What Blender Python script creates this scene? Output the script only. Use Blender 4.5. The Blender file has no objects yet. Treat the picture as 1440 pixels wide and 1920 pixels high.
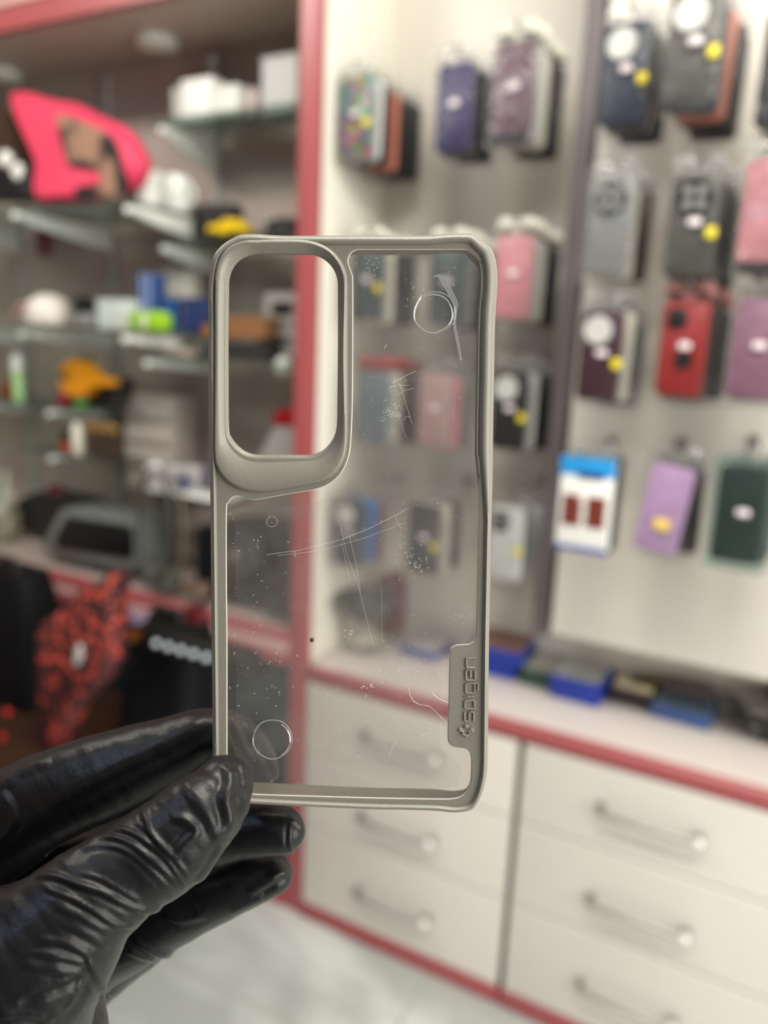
import bpy, bmesh, math, random
import numpy as np
from mathutils import Vector, Matrix, noise
S = bpy.context.scene
COL = S.collection

# ------------------------------------------------------------------ camera
F = 1450.0                       # focal length in pixels of the 1440x1920 frame
dv = np.array([-284, 6530, F]); dv /= np.linalg.norm(dv)
lv = np.array([-2820, -444.6, F]); lv -= dv * (lv @ dv); lv /= np.linalg.norm(lv)
RX, RZ = -lv, -dv
RY = np.cross(RZ, RX)
RM = np.array([RX, RY, RZ])      # world = RM @ (right, down, forward)
cam_d = bpy.data.cameras.new('camera'); cam = bpy.data.objects.new('camera', cam_d); COL.objects.link(cam)
right = RM @ np.array([1, 0, 0]); up = RM @ np.array([0, -1, 0]); back = RM @ np.array([0, 0, -1])
cam.matrix_world = Matrix(((right[0], up[0], back[0], 0), (right[1], up[1], back[1], 0), (right[2], up[2], back[2], 0), (0, 0, 0, 1)))
cam_d.sensor_fit = 'VERTICAL'; cam_d.sensor_height = 36; cam_d.sensor_width = 27
cam_d.lens = F / 1920 * 36
cam_d.clip_start = 0.01; cam_d.clip_end = 60
cam_d.dof.use_dof = True; cam_d.dof.focus_distance = 0.203; cam_d.dof.aperture_fstop = 6.4
S.camera = cam

# ------------------------------------------------------------------ light
S.view_settings.view_transform = 'Standard'; S.view_settings.look = 'None'
S.view_settings.gamma = 1; S.view_settings.use_curve_mapping = False
S.view_settings.exposure = 0.0
S.cycles.use_denoising = True
S.cycles.max_bounces = 8; S.cycles.transparent_max_bounces = 24
S.cycles.caustics_reflective = False; S.cycles.caustics_refractive = False
S.cycles.sample_clamp_indirect = 4
world = bpy.data.worlds.new('daylight'); S.world = world; world.use_nodes = True
bg = world.node_tree.nodes['Background']; bg.inputs[0].default_value = (0.86, 0.93, 1.0, 1); bg.inputs[1].default_value = 0.26

def area(name, loc, aim, sx, sy, power, col):
    d = bpy.data.lights.new(name, 'AREA'); d.shape = 'RECTANGLE'; d.size = sx; d.size_y = sy; d.energy = power; d.color = col
    o = bpy.data.objects.new(name, d); COL.objects.link(o); o.location = loc
    o.rotation_euler = (Vector(aim) - Vector(loc)).to_track_quat('-Z', 'Y').to_euler()
    return o
area('shopfront_daylight', (2.2, 0.25, 0.15), (-0.6, 1.2, -0.3), 1.9, 2.2, 92, (1.0, 0.97, 0.90))
area('ceiling_fill_light', (0.15, 0.35, 1.28), (0.0, 1.2, -0.3), 1.2, 0.25, 36, (1.0, 0.96, 0.87))  # added fill lamp, no fixture seen; brightens the cream wall
area('ceiling_fill_light', (-1.9, 0.35, 1.28), (-1.8, 1.7, 0.0), 1.2, 0.25, 22, (1.0, 0.96, 0.88))  # added fill lamp that lifts the dark left shelves
area('high_window_skylight', (-1.1, -0.9, 1.25), (-0.1, 0.3, 0.0), 0.9, 0.4, 6, (0.50, 0.66, 1.0))

# ------------------------------------------------------------------ picture geometry helpers
def ray(px, py): return RM @ np.array([px - 720, py - 960, F], float)
def onY(px, py, y): r = ray(px, py); return Vector(r * (y / r[1]))
def onZ(px, py, z): r = ray(px, py); return Vector(r * (z / r[2]))
def onX(px, py, x): r = ray(px, py); return Vector(r * (x / r[0]))
def atD(px, py, d): return Vector(RM @ np.array([(px - 720) * d / F, (py - 960) * d / F, d]))

# ------------------------------------------------------------------ materials
MATS = {}
def mat(name, col, rough=0.5, metal=0.0, coat=0.0, bump=0.0, bscale=60, vary=0.0, vscale=4, emit=0, spec=None):
    if name in MATS: return MATS[name]
    m = bpy.data.materials.new(name); m.use_nodes = True; nt = m.node_tree; b = nt.nodes['Principled BSDF']
    b.inputs['Base Color'].default_value = (*col, 1); b.inputs['Roughness'].default_value = rough; b.inputs['Metallic'].default_value = metal
    if coat: b.inputs['Coat Weight'].default_value = coat; b.inputs['Coat Roughness'].default_value = 0.1
    if spec is not None: b.inputs['Specular IOR Level'].default_value = spec
    tc = nt.nodes.new('ShaderNodeTexCoord')
    if bump:
        n = nt.nodes.new('ShaderNodeTexNoise'); n.inputs['Scale'].default_value = bscale; n.inputs['Detail'].default_value = 4
        bp = nt.nodes.new('ShaderNodeBump'); bp.inputs['Strength'].default_value = bump; bp.inputs['Distance'].default_value = 0.01
        nt.links.new(tc.outputs['Object'], n.inputs['Vector']); nt.links.new(n.outputs['Fac'], bp.inputs['Height']); nt.links.new(bp.outputs['Normal'], b.inputs['Normal'])
    if vary:
        n = nt.nodes.new('ShaderNodeTexNoise'); n.inputs['Scale'].default_value = vscale; n.inputs['Detail'].default_value = 5
        r = nt.nodes.new('ShaderNodeMix'); r.data_type = 'RGBA'
        r.inputs['A'].default_value = (*[c * (1 - vary) for c in col], 1); r.inputs['B'].default_value = (*[min(1, c * (1 + vary)) for c in col], 1)
        nt.links.new(tc.outputs['Object'], n.inputs['Vector']); nt.links.new(n.outputs['Fac'], r.inputs['Factor']); nt.links.new(r.outputs['Result'], b.inputs['Base Color'])
    if emit:
        b.inputs['Emission Color'].default_value = (*col, 1); b.inputs['Emission Strength'].default_value = emit
    MATS[name] = m
    return m

def clear(name, tint=(1, 1, 1), gloss=0.12, rough=0.12, haze=0.0, hazecol=(.8, .8, .8), bump=0.0, bscale=60, hvary=0.0, fres=0.4):
    """thin clear plastic: see-through with a gloss and a little milky haze"""
    if name in MATS: return MATS[name]
    m = bpy.data.materials.new(name); m.use_nodes = True; nt = m.node_tree; nt.nodes.remove(nt.nodes['Principled BSDF'])
    out = nt.nodes['Material Output']; N = nt.nodes.new; L = nt.links.new
    tr = N('ShaderNodeBsdfTransparent'); tr.inputs[0].default_value = (*tint, 1)
    gl = N('ShaderNodeBsdfGlossy'); gl.inputs['Roughness'].default_value = rough
    df = N('ShaderNodeBsdfDiffuse'); df.inputs[0].default_value = (*hazecol, 1)
    tl = N('ShaderNodeBsdfTranslucent'); tl.inputs[0].default_value = (*hazecol, 1)
    dd = N('ShaderNodeMixShader'); dd.inputs[0].default_value = 0.5; L(df.outputs[0], dd.inputs[1]); L(tl.outputs[0], dd.inputs[2])
    m1 = N('ShaderNodeMixShader'); m1.inputs[0].default_value = haze; L(tr.outputs[0], m1.inputs[1]); L(dd.outputs[0], m1.inputs[2])
    lw = N('ShaderNodeLayerWeight'); lw.inputs[0].default_value = 0.25
    ml = N('ShaderNodeMath'); ml.operation = 'MULTIPLY_ADD'; ml.inputs[1].default_value = fres; ml.inputs[2].default_value = gloss
    L(lw.outputs['Fresnel'], ml.inputs[0])
    m2 = N('ShaderNodeMixShader'); L(ml.outputs[0], m2.inputs[0]); L(m1.outputs[0], m2.inputs[1]); L(gl.outputs[0], m2.inputs[2])
    L(m2.outputs[0], out.inputs[0])
    tc = N('ShaderNodeTexCoord')
    if bump:
        n = N('ShaderNodeTexNoise'); n.inputs['Scale'].default_value = bscale; n.inputs['Detail'].default_value = 3
        bp = N('ShaderNodeBump'); bp.inputs['Strength'].default_value = bump; bp.inputs['Distance'].default_value = 0.01
        L(tc.outputs['Object'], n.inputs['Vector']); L(n.outputs['Fac'], bp.inputs['Height']); L(bp.outputs['Normal'], gl.inputs['Normal']); L(bp.outputs['Normal'], lw.inputs['Normal'])
    if hvary:
        n = N('ShaderNodeTexNoise'); n.inputs['Scale'].default_value = 60; n.inputs['Detail'].default_value = 6
        mr = N('ShaderNodeMapRange'); mr.inputs[1].default_value = 0.3; mr.inputs[2].default_value = 0.75
        mr.inputs[3].default_value = haze * (1 - hvary); mr.inputs[4].default_value = haze * (1 + hvary)
        L(tc.outputs['Object'], n.inputs['Vector']); L(n.outputs['Fac'], mr.inputs[0]); L(mr.outputs[0], m1.inputs[0])
    MATS[name] = m
    return m

# ------------------------------------------------------------------ mesh helpers
def rrect(w, h, r, n=6):
    """closed rounded rectangle, list of (x, z), counter-clockwise"""
    r = min(r, w / 2 - 1e-5, h / 2 - 1e-5); P = []
    for cx, cz, a0 in ((w/2-r, h/2-r, 0), (-w/2+r, h/2-r, 90), (-w/2+r, -h/2+r, 180), (w/2-r, -h/2+r, 270)):
        for k in range(n + 1):
            a = math.radians(a0 + 90 * k / n); P.append((cx + r * math.cos(a), cz + r * math.sin(a)))
    return P

class MB:
    def __init__(s): s.v = []; s.f = []
    def add(s, v, f, M=None):
        o = len(s.v)
        s.v += [tuple(M @ Vector(p)) if M is not None else tuple(p) for p in v]; s.f += [tuple(i + o for i in q) for q in f]
        return s
    def loft(s, rings, cap=True, closed=True, M=None):
        n = len(rings[0]); v = [p for r in rings for p in r]; f = []
        for i in range(len(rings) - 1):
            for k in range(n if closed else n - 1):
                a, b = i * n + k, i * n + (k + 1) % n
                f.append((a, b, b + n, a + n))
        if cap: f.append(tuple(range(n))[::-1]); f.append(tuple(range((len(rings) - 1) * n, len(rings) * n)))
        return s.add(v, f, M)
    def box(s, c, d, b=0.0, M=None, rz=0):
        """box centred at c with sizes d; edges softened by b"""
        b = min(b, min(d) * 0.45)
        T = Matrix.Translation(c) @ Matrix.Rotation(rz, 4, 'Z')
        if M is not None: T = M @ T
        if b <= 0:
            x, y, z = (q / 2 for q in d)
            return s.add([(-x,-y,-z),(x,-y,-z),(x,y,-z),(-x,y,-z),(-x,-y,z),(x,-y,z),(x,y,z),(-x,y,z)],
                         [(0,3,2,1),(4,5,6,7),(0,1,5,4),(1,2,6,5),(2,3,7,6),(3,0,4,7)], T)
        R = []
        for i, z in ((b, -d[2]/2), (0, -d[2]/2 + b), (0, d[2]/2 - b), (b, d[2]/2)):
            R.append([(x, y, z) for x, y in rrect(d[0] - 2*i, d[1] - 2*i, max(b - i, b * .4) * 1.0 + 1e-4, 3)])
        return s.loft(R, True, True, T)
    def slab(s, w, h, d, r, b=0.002, c=(0,0,0), M=None, n=6):
        """rounded-corner slab facing -Y (w along X, h along Z, d along Y)"""
        b = min(b, d * .45); R = []
        for i, y in ((b*.9, -d/2), (b*.3, -d/2 + b*.4), (0, -d/2 + b), (0, d/2 - b), (b*.3, d/2 - b*.4), (b*.9, d/2)):
            R.append([(c[0] + x, c[1] + y, c[2] + z) for x, z in rrect(w - 2*i, h - 2*i, max(r - i, 1e-3), n)])
        return s.loft(R, True, True, M)
    def tube(s, P, r, n=10, cap=True, M=None):
        P = [Vector(p) for p in P]; R = []; rr = r if isinstance(r, (list, tuple)) else [r] * len(P)
        up0 = None
        for i, p in enumerate(P):
            t = (P[min(i+1, len(P)-1)] - P[max(i-1, 0)]).normalized()
            if up0 is None: up0 = t.orthogonal().normalized()
            a = (up0 - t * up0.dot(t)).normalized(); up0 = a; b = t.cross(a)
            R.append([tuple(p + (a * math.cos(2*math.pi*k/n) + b * math.sin(2*math.pi*k/n)) * rr[i]) for k in range(n)])
        return s.loft(R, cap, True, M)
    def lathe(s, prof, n=24, M=None):
        """profile (radius, height) turned about Z"""
        R = [[(r * math.cos(2*math.pi*k/n), r * math.sin(2*math.pi*k/n), z) for k in range(n)] for r, z in prof]
        return s.loft(R, True, True, M)
    def build(s, name, m, parent=None, loc=None, smooth=40, **props):
        me = bpy.data.meshes.new(name); me.from_pydata(s.v, [], s.f); me.validate(); me.update()
        bm = bmesh.new(); bm.from_mesh(me); bmesh.ops.recalc_face_normals(bm, faces=bm.faces[:]); bm.to_mesh(me); bm.free()
        me.materials.append(m)
        if smooth:
            me.polygons.foreach_set('use_smooth', [True] * len(me.polygons)); me.set_sharp_from_angle(angle=math.radians(smooth))
        o = bpy.data.objects.new(name, me); COL.objects.link(o)
        if parent is not None: o.parent = parent
        if loc is not None: o.location = loc
        for k, v in props.items(): o[k] = v
        return o

def thing(name, label, cat, loc=(0, 0, 0), rot=(0, 0, 0), group=None):
    o = bpy.data.objects.new(name, None); COL.objects.link(o); o.location = loc; o.rotation_euler = rot
    o.empty_display_size = 0.02; o['label'] = label; o['category'] = cat
    if group: o['group'] = group
    return o
def tag(o, label, cat, group=None):
    o['label'] = label; o['category'] = cat
    if group: o['group'] = group
    return o
def outline(pts, y, depth, b=0.004, round_=True):
    """a solid whose front face follows pixel outline pts on the plane Y=y, depth metres thick, edges softened"""
    P = [onY(px, py, y) for px, py in pts]
    c = sum(P, Vector()) / len(P)
    def ring(k, yy): return [tuple(Vector((c.x + (p.x - c.x) * k, yy, c.z + (p.z - c.z) * k))) for p in P]
    m = MB(); m.loft([ring(.90, y), ring(.97, y + b), ring(1, y + 2*b), ring(1, y + depth - 2*b), ring(.95, y + depth)])
    return m
def smooth_closed(P, n, it=0):
    """closed Catmull-Rom through points, resampled evenly to n"""
    P = [np.array(p, float) for p in P]; k = len(P); D = []
    for i in range(k):
        p0, p1, p2, p3 = P[i-1], P[i], P[(i+1) % k], P[(i+2) % k]
        for t in np.linspace(0, 1, 12, endpoint=False):
            D.append(0.5 * (2*p1 + (p2-p0)*t + (2*p0-5*p1+4*p2-p3)*t*t + (3*p1-p0-3*p2+p3)*t**3))
    D = np.array(D); seg = np.linalg.norm(np.roll(D, -1, 0) - D, axis=1); L = np.concatenate([[0], np.cumsum(seg)])
    q = np.linspace(0, L[-1], n, endpoint=False); E = np.vstack([D, D[:1]])
    return np.stack([np.interp(q, L, E[:, j]) for j in range(D.shape[1])], 1)

# ------------------------------------------------------------------ palette
cream = mat('cream_laminate', (.69, .645, .575), .32, vary=.03, vscale=3)
drawer_m = mat('drawer_laminate', (.66, .615, .565), .3, vary=.05, vscale=5)
taupe = mat('taupe_laminate', (.15, .125, .128), .4, vary=.05)
niche = mat('niche_wall', (.42, .345, .305), .45, vary=.06, vscale=2)
red_l = mat('rose_red_laminate', (.34, .075, .08), .33)
pinkstripe = mat('pale_pink_stripe', (.55, .33, .31), .35)
counter_m = mat('counter_top', (.66, .60, .57), .25, vary=.03)
metal = mat('brushed_metal', (.42, .40, .38), .34, 1.0)
white_p = mat('white_paint', (.74, .76, .72), .35)
rail_m = mat('rail_grey', (.40, .39, .36), .4)
black = mat('black_plastic', (.010, .010, .011), .45, spec=.25)
soft_black = mat('black_rubber', (.02, .019, .018), .55)
darkbrown = mat('dark_brown', (.05, .028, .018), .35)
bag_m = clear('clear_wrap', (.98, .98, .98), .01, .12, .015, (.8, .8, .76), .7, 45)
glass_m = clear('green_glass', (.80, .88, .84), .08, .04, .04, (.4, .5, .45))
sticker_m = mat('price_sticker', (.80, .70, .72), .5)
yellow_m = mat('yellow_sticker', (.75, .62, .03), .4)
whitecard = mat('white_card', (.78, .78, .74), .45)
navy_m = mat('navy_box', (.02, .05, .28), .3)

# ------------------------------------------------------------------ the room
YW, YF, ZC, ZFL = 1.82, 1.50, -0.79, -1.50
def struct(o): o['kind'] = 'structure'; return o
struct(MB().box((-1.0, YW + .05, 0), (6.2, .1, 3.0)).build('wall_back', cream))
struct(MB().box((-4.15, 0, 0), (.1, 5.0, 3.0)).build('wall_left', niche))
struct(MB().box((-1.55, -2.85, 0), (5.1, .1, 3.0)).build('wall_front_blocker', niche))  # unseen wall added behind the camera to block ambient light
struct(MB().box((-1.0, -.3, ZFL - .03), (6.2, 5.0, .06)).build('floor', None or mat('floor_base', (.5, .5, .5))))
struct(MB().box((-1.0, -.3, 1.42), (6.2, 5.0, .1)).build('ceiling', mat('ceiling_paint', (.75, .73, .68), .6)))
# marble tiles of the floor
fm = MATS['floor_base']; nt = fm.node_tree; N = nt.nodes.new; Lk = nt.links.new; b = nt.nodes['Principled BSDF']; b.inputs['Roughness'].default_value = .15
tc = N('ShaderNodeTexCoord'); n1 = N('ShaderNodeTexNoise'); n1.inputs['Scale'].default_value = 2.2; n1.inputs['Detail'].default_value = 8; n1.inputs['Distortion'].default_value = 1.2
cr = N('ShaderNodeValToRGB'); e = cr.color_ramp.elements; e[0].position = .38; e[0].color = (.38, .40, .38, 1); e[1].position = .54; e[1].color = (.58, .61, .585, 1)
br = N('ShaderNodeTexBrick'); br.offset = 0; br.inputs['Scale'].default_value = 1; br.inputs['Brick Width'].default_value = .6; br.inputs['Row Height'].default_value = .6; br.inputs['Mortar Size'].default_value = .004
br.inputs['Mortar'].default_value = (.35, .36, .33, 1)
Lk(tc.outputs['Object'], n1.inputs['Vector']); Lk(n1.outputs['Fac'], cr.inputs[0]); Lk(tc.outputs['Object'], br.inputs['Vector'])
Lk(cr.outputs[0], br.inputs['Color1']); Lk(cr.outputs[0], br.inputs['Color2']); Lk(br.outputs['Color'], b.inputs['Base Color'])

# niche lining on the left of the post, soffit and beam
struct(MB().box((-2.57, YW - .004, 0), (3.06, .008, 2.7)).build('wall_niche', niche))
struct(MB().box((-2.57, (YF + YW)/2, .80), (3.06, YW - YF, .11)).build('ceiling_soffit', mat('soffit_laminate', (.50, .41, .35), .4)))
bm_ = MB(); bm_.box((-2.57, YF - .012, .765), (3.06, .024, .055)); bm_.box((-2.57, YF - .012, .96), (3.06, .024, .30)); struct(bm_.build('trim_1', red_l))
struct(MB().box((-2.57, YF - .016, .802), (3.06, .03, .022), .003).build('trim_2', pinkstripe))
# post with red front edge and cream side panel
pan = thing('divider_panel', 'tall cream divider panel with a rose red front edge beside the open shelves', 'panel', (-1.006, YF, ZFL))
MB().box((0, .17, 1.45), (.046, .30, 2.9)).build('side_panel', mat('cream_laminate_lit', (.86, .84, .74), .4), pan)  # paler than the other cream laminate: direct daylight put into the colour
MB().box((0, .006, 1.45), (.05, .024, 2.9), .002).build('front_edge', red_l, pan, label='rose red front edge')
pan2 = thing('divider_panel', 'grey taupe divider panel between the two walls of hanging cases', 'panel', (-.438, YF, -.625))
MB().box((0, .208, 1.0), (.036, .218, 2.0), .002).build('side_panel', taupe, pan2)
# protruding display board of the right section
db = MB(); db.box((.35, 1.585, .37), (1.51, .02, 1.95), .002); db.box((.35, 1.70, -.594), (1.51, .22, .018), .002)
tag(db.build('display_board', cream), 'cream board with four rows of hooks right of the taupe divider', 'board')

# ------------------------------------------------------------------ counter and drawers
ct = thing('counter', 'long pale counter with a rose red front edge above the drawers', 'counter', (-.35, YF, ZC))
MB().box((.16, .165, -.016), (1.56, .31, .028), .002).build('worktop', counter_m, ct)
MB().box((.16, 0, -.018), (1.56, .022, .036), .004).build('front_edge', red_l, ct, label='rose red front edge')
def cabinet(x0, x1, lab, drawers):
    t = thing('drawer_cabinet', lab, 'cabinet', ((x0+x1)/2, YF, ZFL))
    w = x1 - x0
    MB().box((0, .165, .36), (w - .004, .29, .63)).build('body', mat('cabinet_body', (.28, .24, .21), .5), t)
    MB().box((0, -.002, .018), (w, .024, .036), .003).build('plinth', red_l, t, label='rose red plinth')
    zs = [.038, .275, .48, .67]
    for k in range(3):
        z0, z1 = zs[k] + .002, zs[k+1] - .003
        dr = MB().box((0, .004, (z0+z1)/2), (w - .010, .02, z1 - z0), .002).build('drawer', drawer_m, t)
        hz = (.148, .362, .577)[k]; hw = .096
        if drawers: hx = -.005
        h = MB(); h.tube([(hx-hw, -.006, hz), (hx-hw, -.022, hz), (hx-hw+.006, -.031, hz), (hx-hw+.018, -.034, hz), (hx+hw-.018, -.034, hz), (hx+hw-.006, -.031, hz), (hx+hw, -.022, hz), (hx+hw, -.006, hz)], .0062, 12)
        for s_ in (-1, 1): h.tube([(hx+s_*hw, -.005, hz), (hx+s_*hw, -.012, hz)], [.0105, .009], 14)
        h.tube([(hx+hw, -.010, hz), (hx+hw+.004, -.030, hz - .002)], [.009, .0095], 14)
        h.build('handle', metal, dr, label='brushed metal bow handle')
        MB().lathe([(.0005, -.009)] + [(.0098*math.sin(a), -.0098*math.cos(a)) for a in [math.pi*j/8 for j in range(1, 8)]] + [(.0005, .0095)], 16, Matrix.Translation((hx+hw, -.030, hz))).build('handle_glint', mat('handle_glint_pale', (.85, .85, .83), .25), dr, label='painted highlight on the handle end')  # pale ball painted in as the highlight on the handle's right end
    return t
c1 = cabinet(-.981, -.428, 'three-drawer cream cabinet beside the rose red post', True)
c2 = cabinet(-.422, .135, 'three-drawer cream cabinet at the right edge, nearest the camera', True)

# left counter run (thicker edge with pale stripe) and its dark base
lc = thing('counter', 'counter left of the post with a red edge and pale pink stripe', 'counter', (-2.5, YF, -.715))
MB().box((0, .17, -.042), (2.93, .30, .084), .002).build('worktop', mat('left_worktop', (.46, .38, .35), .3), lc)
MB().box((0, 0, -.014), (2.93, .04, .028), .004).build('upper_edge', red_l, lc)
MB().box((0, -.004, -.040), (2.93, .04, .024), .003).build('pale_stripe', pinkstripe, lc, label='pale pink stripe')
MB().box((0, 0, -.068), (2.93, .04, .032), .004).build('lower_edge', red_l, lc)
lb = thing('base_cabinet', 'dark green-black base cabinet under the left counter', 'cabinet', (-2.5, YF, ZFL))
MB().box((0, .17, .36), (2.93, .28, .66)).build('body', mat('dark_teal', (.012, .03, .03), .35), lb)
MB().box((0, .004, .035), (2.93, .03, .07), .003).build('plinth', red_l, lb, label='rose red plinth')

# ------------------------------------------------------------------ ceiling pucks, rails, brackets and glass shelves
for px, py, lab in ((295, 72, 'round white spotlight under the soffit above the glass shelf'), (4, 134, 'round white spotlight under the soffit above the pink cushion')):
    p = onZ(px, py, .745); t = thing('spotlight', lab, 'light', p)
    MB().lathe([(.052, 0), (.055, -.004), (.055, -.016), (.050, -.022), (.040, -.024)], 32).build('housing', white_p, t)
    MB().lathe([(.036, -.022), (.034, -.0255), (.02, -.027)], 28).build('lens', mat('frosted_lens', (.8, .78, .68), .3), t)
XA, XB, XC_ = -1.934, -1.516, -2.355
for x, lab in ((XB, 'slotted shelf rail nearest the red post'), (XA, 'slotted shelf rail behind the pink cushion'), (XC_, 'slotted shelf rail at the left edge')):
    m = MB(); m.box((x, YW - .016, .03), (.026, .016, 1.40), .003)
    for k in range(44): m.box((x - .005, YW - .0245, -.60 + k * .03), (.003, .002, .014)); m.box((x + .005, YW - .0245, -.60 + k * .03), (.003, .002, .014))
    tag(m.build('shelf_rail', rail_m), lab, 'rail')
def bracket(x, ytip, z, lab, h=.05):
    m = MB(); y0 = YW - .024; L = y0 - ytip; R = []
    for k in range(13):
        u = k / 12; hh = h * (u ** .7) * .9 + .012 if u > 0 else .010
        zt = z - .004; zb = zt - hh; w = .011 if u > 0 else .007
        y = ytip + L * u
        R.append([(x - w, y, zt), (x - w, y, zb + .003), (x - w*.6, y, zb), (x + w*.6, y, zb), (x + w, y, zb + .003), (x + w, y, zt)])
    m.loft(R); m.tube([(x, ytip + .004, z - .014), (x, ytip - .004, z - .013)], [.011, .008], 12)
    return tag(m.build('shelf_bracket', white_p), lab, 'bracket', 'white brackets under the glass shelves')
bracket(XB, 1.594, .510, 'white bracket under the topmost glass shelf near the post', .075)
bracket(XB, 1.47, .300, 'white bracket under the mugs', .06)
bracket(XA, 1.47, .300, 'long white bracket under the pink cushion', .06)
bracket(XC_, 1.47, .300, 'white bracket at the left edge below the dark items', .06)
bracket(XB, 1.592, .222, 'white bracket under the yellow toy car', .055)
bracket(XA, 1.47, -.012, 'white bracket under the white moulded cup', .04)
bracket(XB, 1.45, -.012, 'white bracket under the lime green case', .04)
bracket(XC_, 1.47, -.012, 'white bracket at the left edge of the middle glass shelf', .05)
bracket(XB, 1.52, -.071, 'white bracket below the brown box', .035)
bracket(XA, 1.55, -.237, 'white bracket under the orange tape gun', .03)
bracket(XC_, 1.50, -.237, 'white bracket at the left edge beside the green tube', .05)
bracket(XA, 1.55, -.372, 'white bracket under the gold rings', .02)
def shelf(x0, x1, y0, z, lab):
    return tag(MB().box(((x0+x1)/2, (y0 + YW - .03)/2, z + .004), (x1 - x0, YW - .03 - y0, .008), .002).build('glass_shelf', glass_m), lab, 'shelf', 'glass shelves of the left wall')
shelf(-1.54, -1.035, 1.575, .510, 'topmost glass shelf carrying white boxes')
shelf(-2.60, -1.50, 1.465, .300, 'long glass shelf under the pink cushion and mugs')
shelf(-1.53, -1.035, 1.58, .222, 'glass shelf under the yellow toy car')
shelf(-2.60, -1.49, 1.45, -.012, 'long glass shelf under the lime green case')
shelf(-1.54, -1.035, 1.51, -.071, 'glass shelf under the brown box near the post')
shelf(-2.60, -1.78, 1.54, -.237, 'glass shelf under the orange tape gun')
shelf(-2.05, -1.67, 1.54, -.372, 'lowest glass shelf under the gold rings')

def cbox(px, py, z, w, d, h, m, lab, name='carton', cat='box', y=1.62, rz=0., group=None, b=.004):
    """a carton standing on height z, its front bottom centre seen at pixel px on plane y"""
    p = onY(px, py, y); t = thing(name, lab, cat, (p.x, y, z), (0, 0, rz), group)
    MB().box((0, d/2, h/2), (w, d, h), b).build('body', m, t)
    MB().box((0, d/2, h - .002), (w + .002, d + .002, h * .12), b*.6).build('lid', m, t)
    return t
Z1 = .518
cbox(335, 190, Z1, .05, .05, .085, mat('grey_card', (.42, .41, .38), .5), 'slim grey carton at the left end of the topmost shelf', y=1.64)
cbox(368, 190, Z1, .10, .07, .095, whitecard, 'tall white carton left on the topmost glass shelf', y=1.63)
cbox(420, 190, Z1, .085, .06, .068, mat('white_card_b', (.68, .68, .63), .5), 'lower white carton beside the tall white one', y=1.62)
cbox(468, 180, Z1, .035, .05, .062, mat('pinkish_card', (.48, .40, .38), .5), 'small pinkish carton in the middle of the topmost shelf', y=1.64)
cbox(523, 170, Z1, .105, .07, .125, mat('white_card_c', (.55, .55, .53), .5), 'large pale grey carton beside the post on the topmost shelf', y=1.65)
t = thing('glass_jar', 'narrow clear jar behind the white cartons on the topmost shelf', 'jar', (onY(400, 150, 1.74).x, 1.74, Z1))
MB().lathe([(.03, 0), (.032, .01), (.032, .13), (.02, .15), (.02, .165)], 20).build('body', clear('jar_glass', (.85, .88, .86), .2, .05, .1, (.5, .5, .5)), t)
MB().lathe([(.022, .160), (.022, .18), (.015, .184)], 20).build('lid', metal, t)

# pink cushion with a printed picture
pk = thing('photo_cushion', 'hot pink wavy plush cushion with a brown photo print', 'cushion', (0, 0, 0))
pink_m = mat('hot_pink_plush', (.72, .045, .11), .6, bump=.3, bscale=90)
CP = smooth_closed([(8,172),(45,170),(85,182),(130,190),(180,215),(222,236),(246,270),(258,310),(236,350),(200,362),(160,374),(140,376),(100,378),(62,377),(56,345),(60,310),(45,270),(25,225)], 60)
outline([tuple(p) for p in CP], 1.50, .06, .012).build('cushion_body', pink_m, pk)
PP = [(104,215),(130,217),(165,232),(195,245),(215,262),(228,300),(236,335),(232,368),(140,372),(140,352),(190,342),(188,325),(160,318),(128,312),(112,262)]
pr = MB(); P = [onY(a, b_, 1.497) for a, b_ in PP]; pr.loft([[tuple(p) for p in P], [(p.x, p.y + .012, p.z) for p in P]])
pm = mat('brown_photo_print', (.06, .035, .03), .5)
nt = pm.node_tree; b = nt.nodes['Principled BSDF']; tc = nt.nodes.new('ShaderNodeTexCoord'); nn = nt.nodes.new('ShaderNodeTexNoise'); nn.inputs['Scale'].default_value = 11; nn.inputs['Detail'].default_value = 1
cr = nt.nodes.new('ShaderNodeValToRGB'); e = cr.color_ramp.elements; e[0].position = .47; e[0].color = (.02, .013, .012, 1); e[1].position = .6; e[1].color = (.32, .18, .12, 1)
nt.links.new(tc.outputs['Object'], nn.inputs['Vector']); nt.links.new(nn.outputs['Fac'], cr.inputs[0]); nt.links.new(cr.outputs[0], b.inputs['Base Color'])
pr.build('photo_print', pm, pk, label='brown and black photo print')
tag(outline([(-60,190),(-20,195),(10,215),(28,260),(42,310),(52,330),(40,372),(-60,372)], 1.56, .10, .01).build('dark_pouch', darkbrown), 'dark brown pouch left of the pink cushion', 'pouch')
t = thing('desktop_speaker', 'small black speaker with white knobs at the left edge of the long shelf', 'speaker', (0,0,0))
outline([(-40,315),(48,312),(55,370),(-40,372)], 1.50, .05, .005).build('body', black, t)
for q in ((8, 298), (32, 322)):
    p = onY(*q, 1.50); MB().lathe([(.016, -.02), (.022, -.012), (.022, .0), (.014, .008)], 20, Matrix.Translation(p) @ Matrix.Rotation(math.pi/2, 4, 'X')).build('knob', whitecard, t, label='round white knob')
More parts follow.
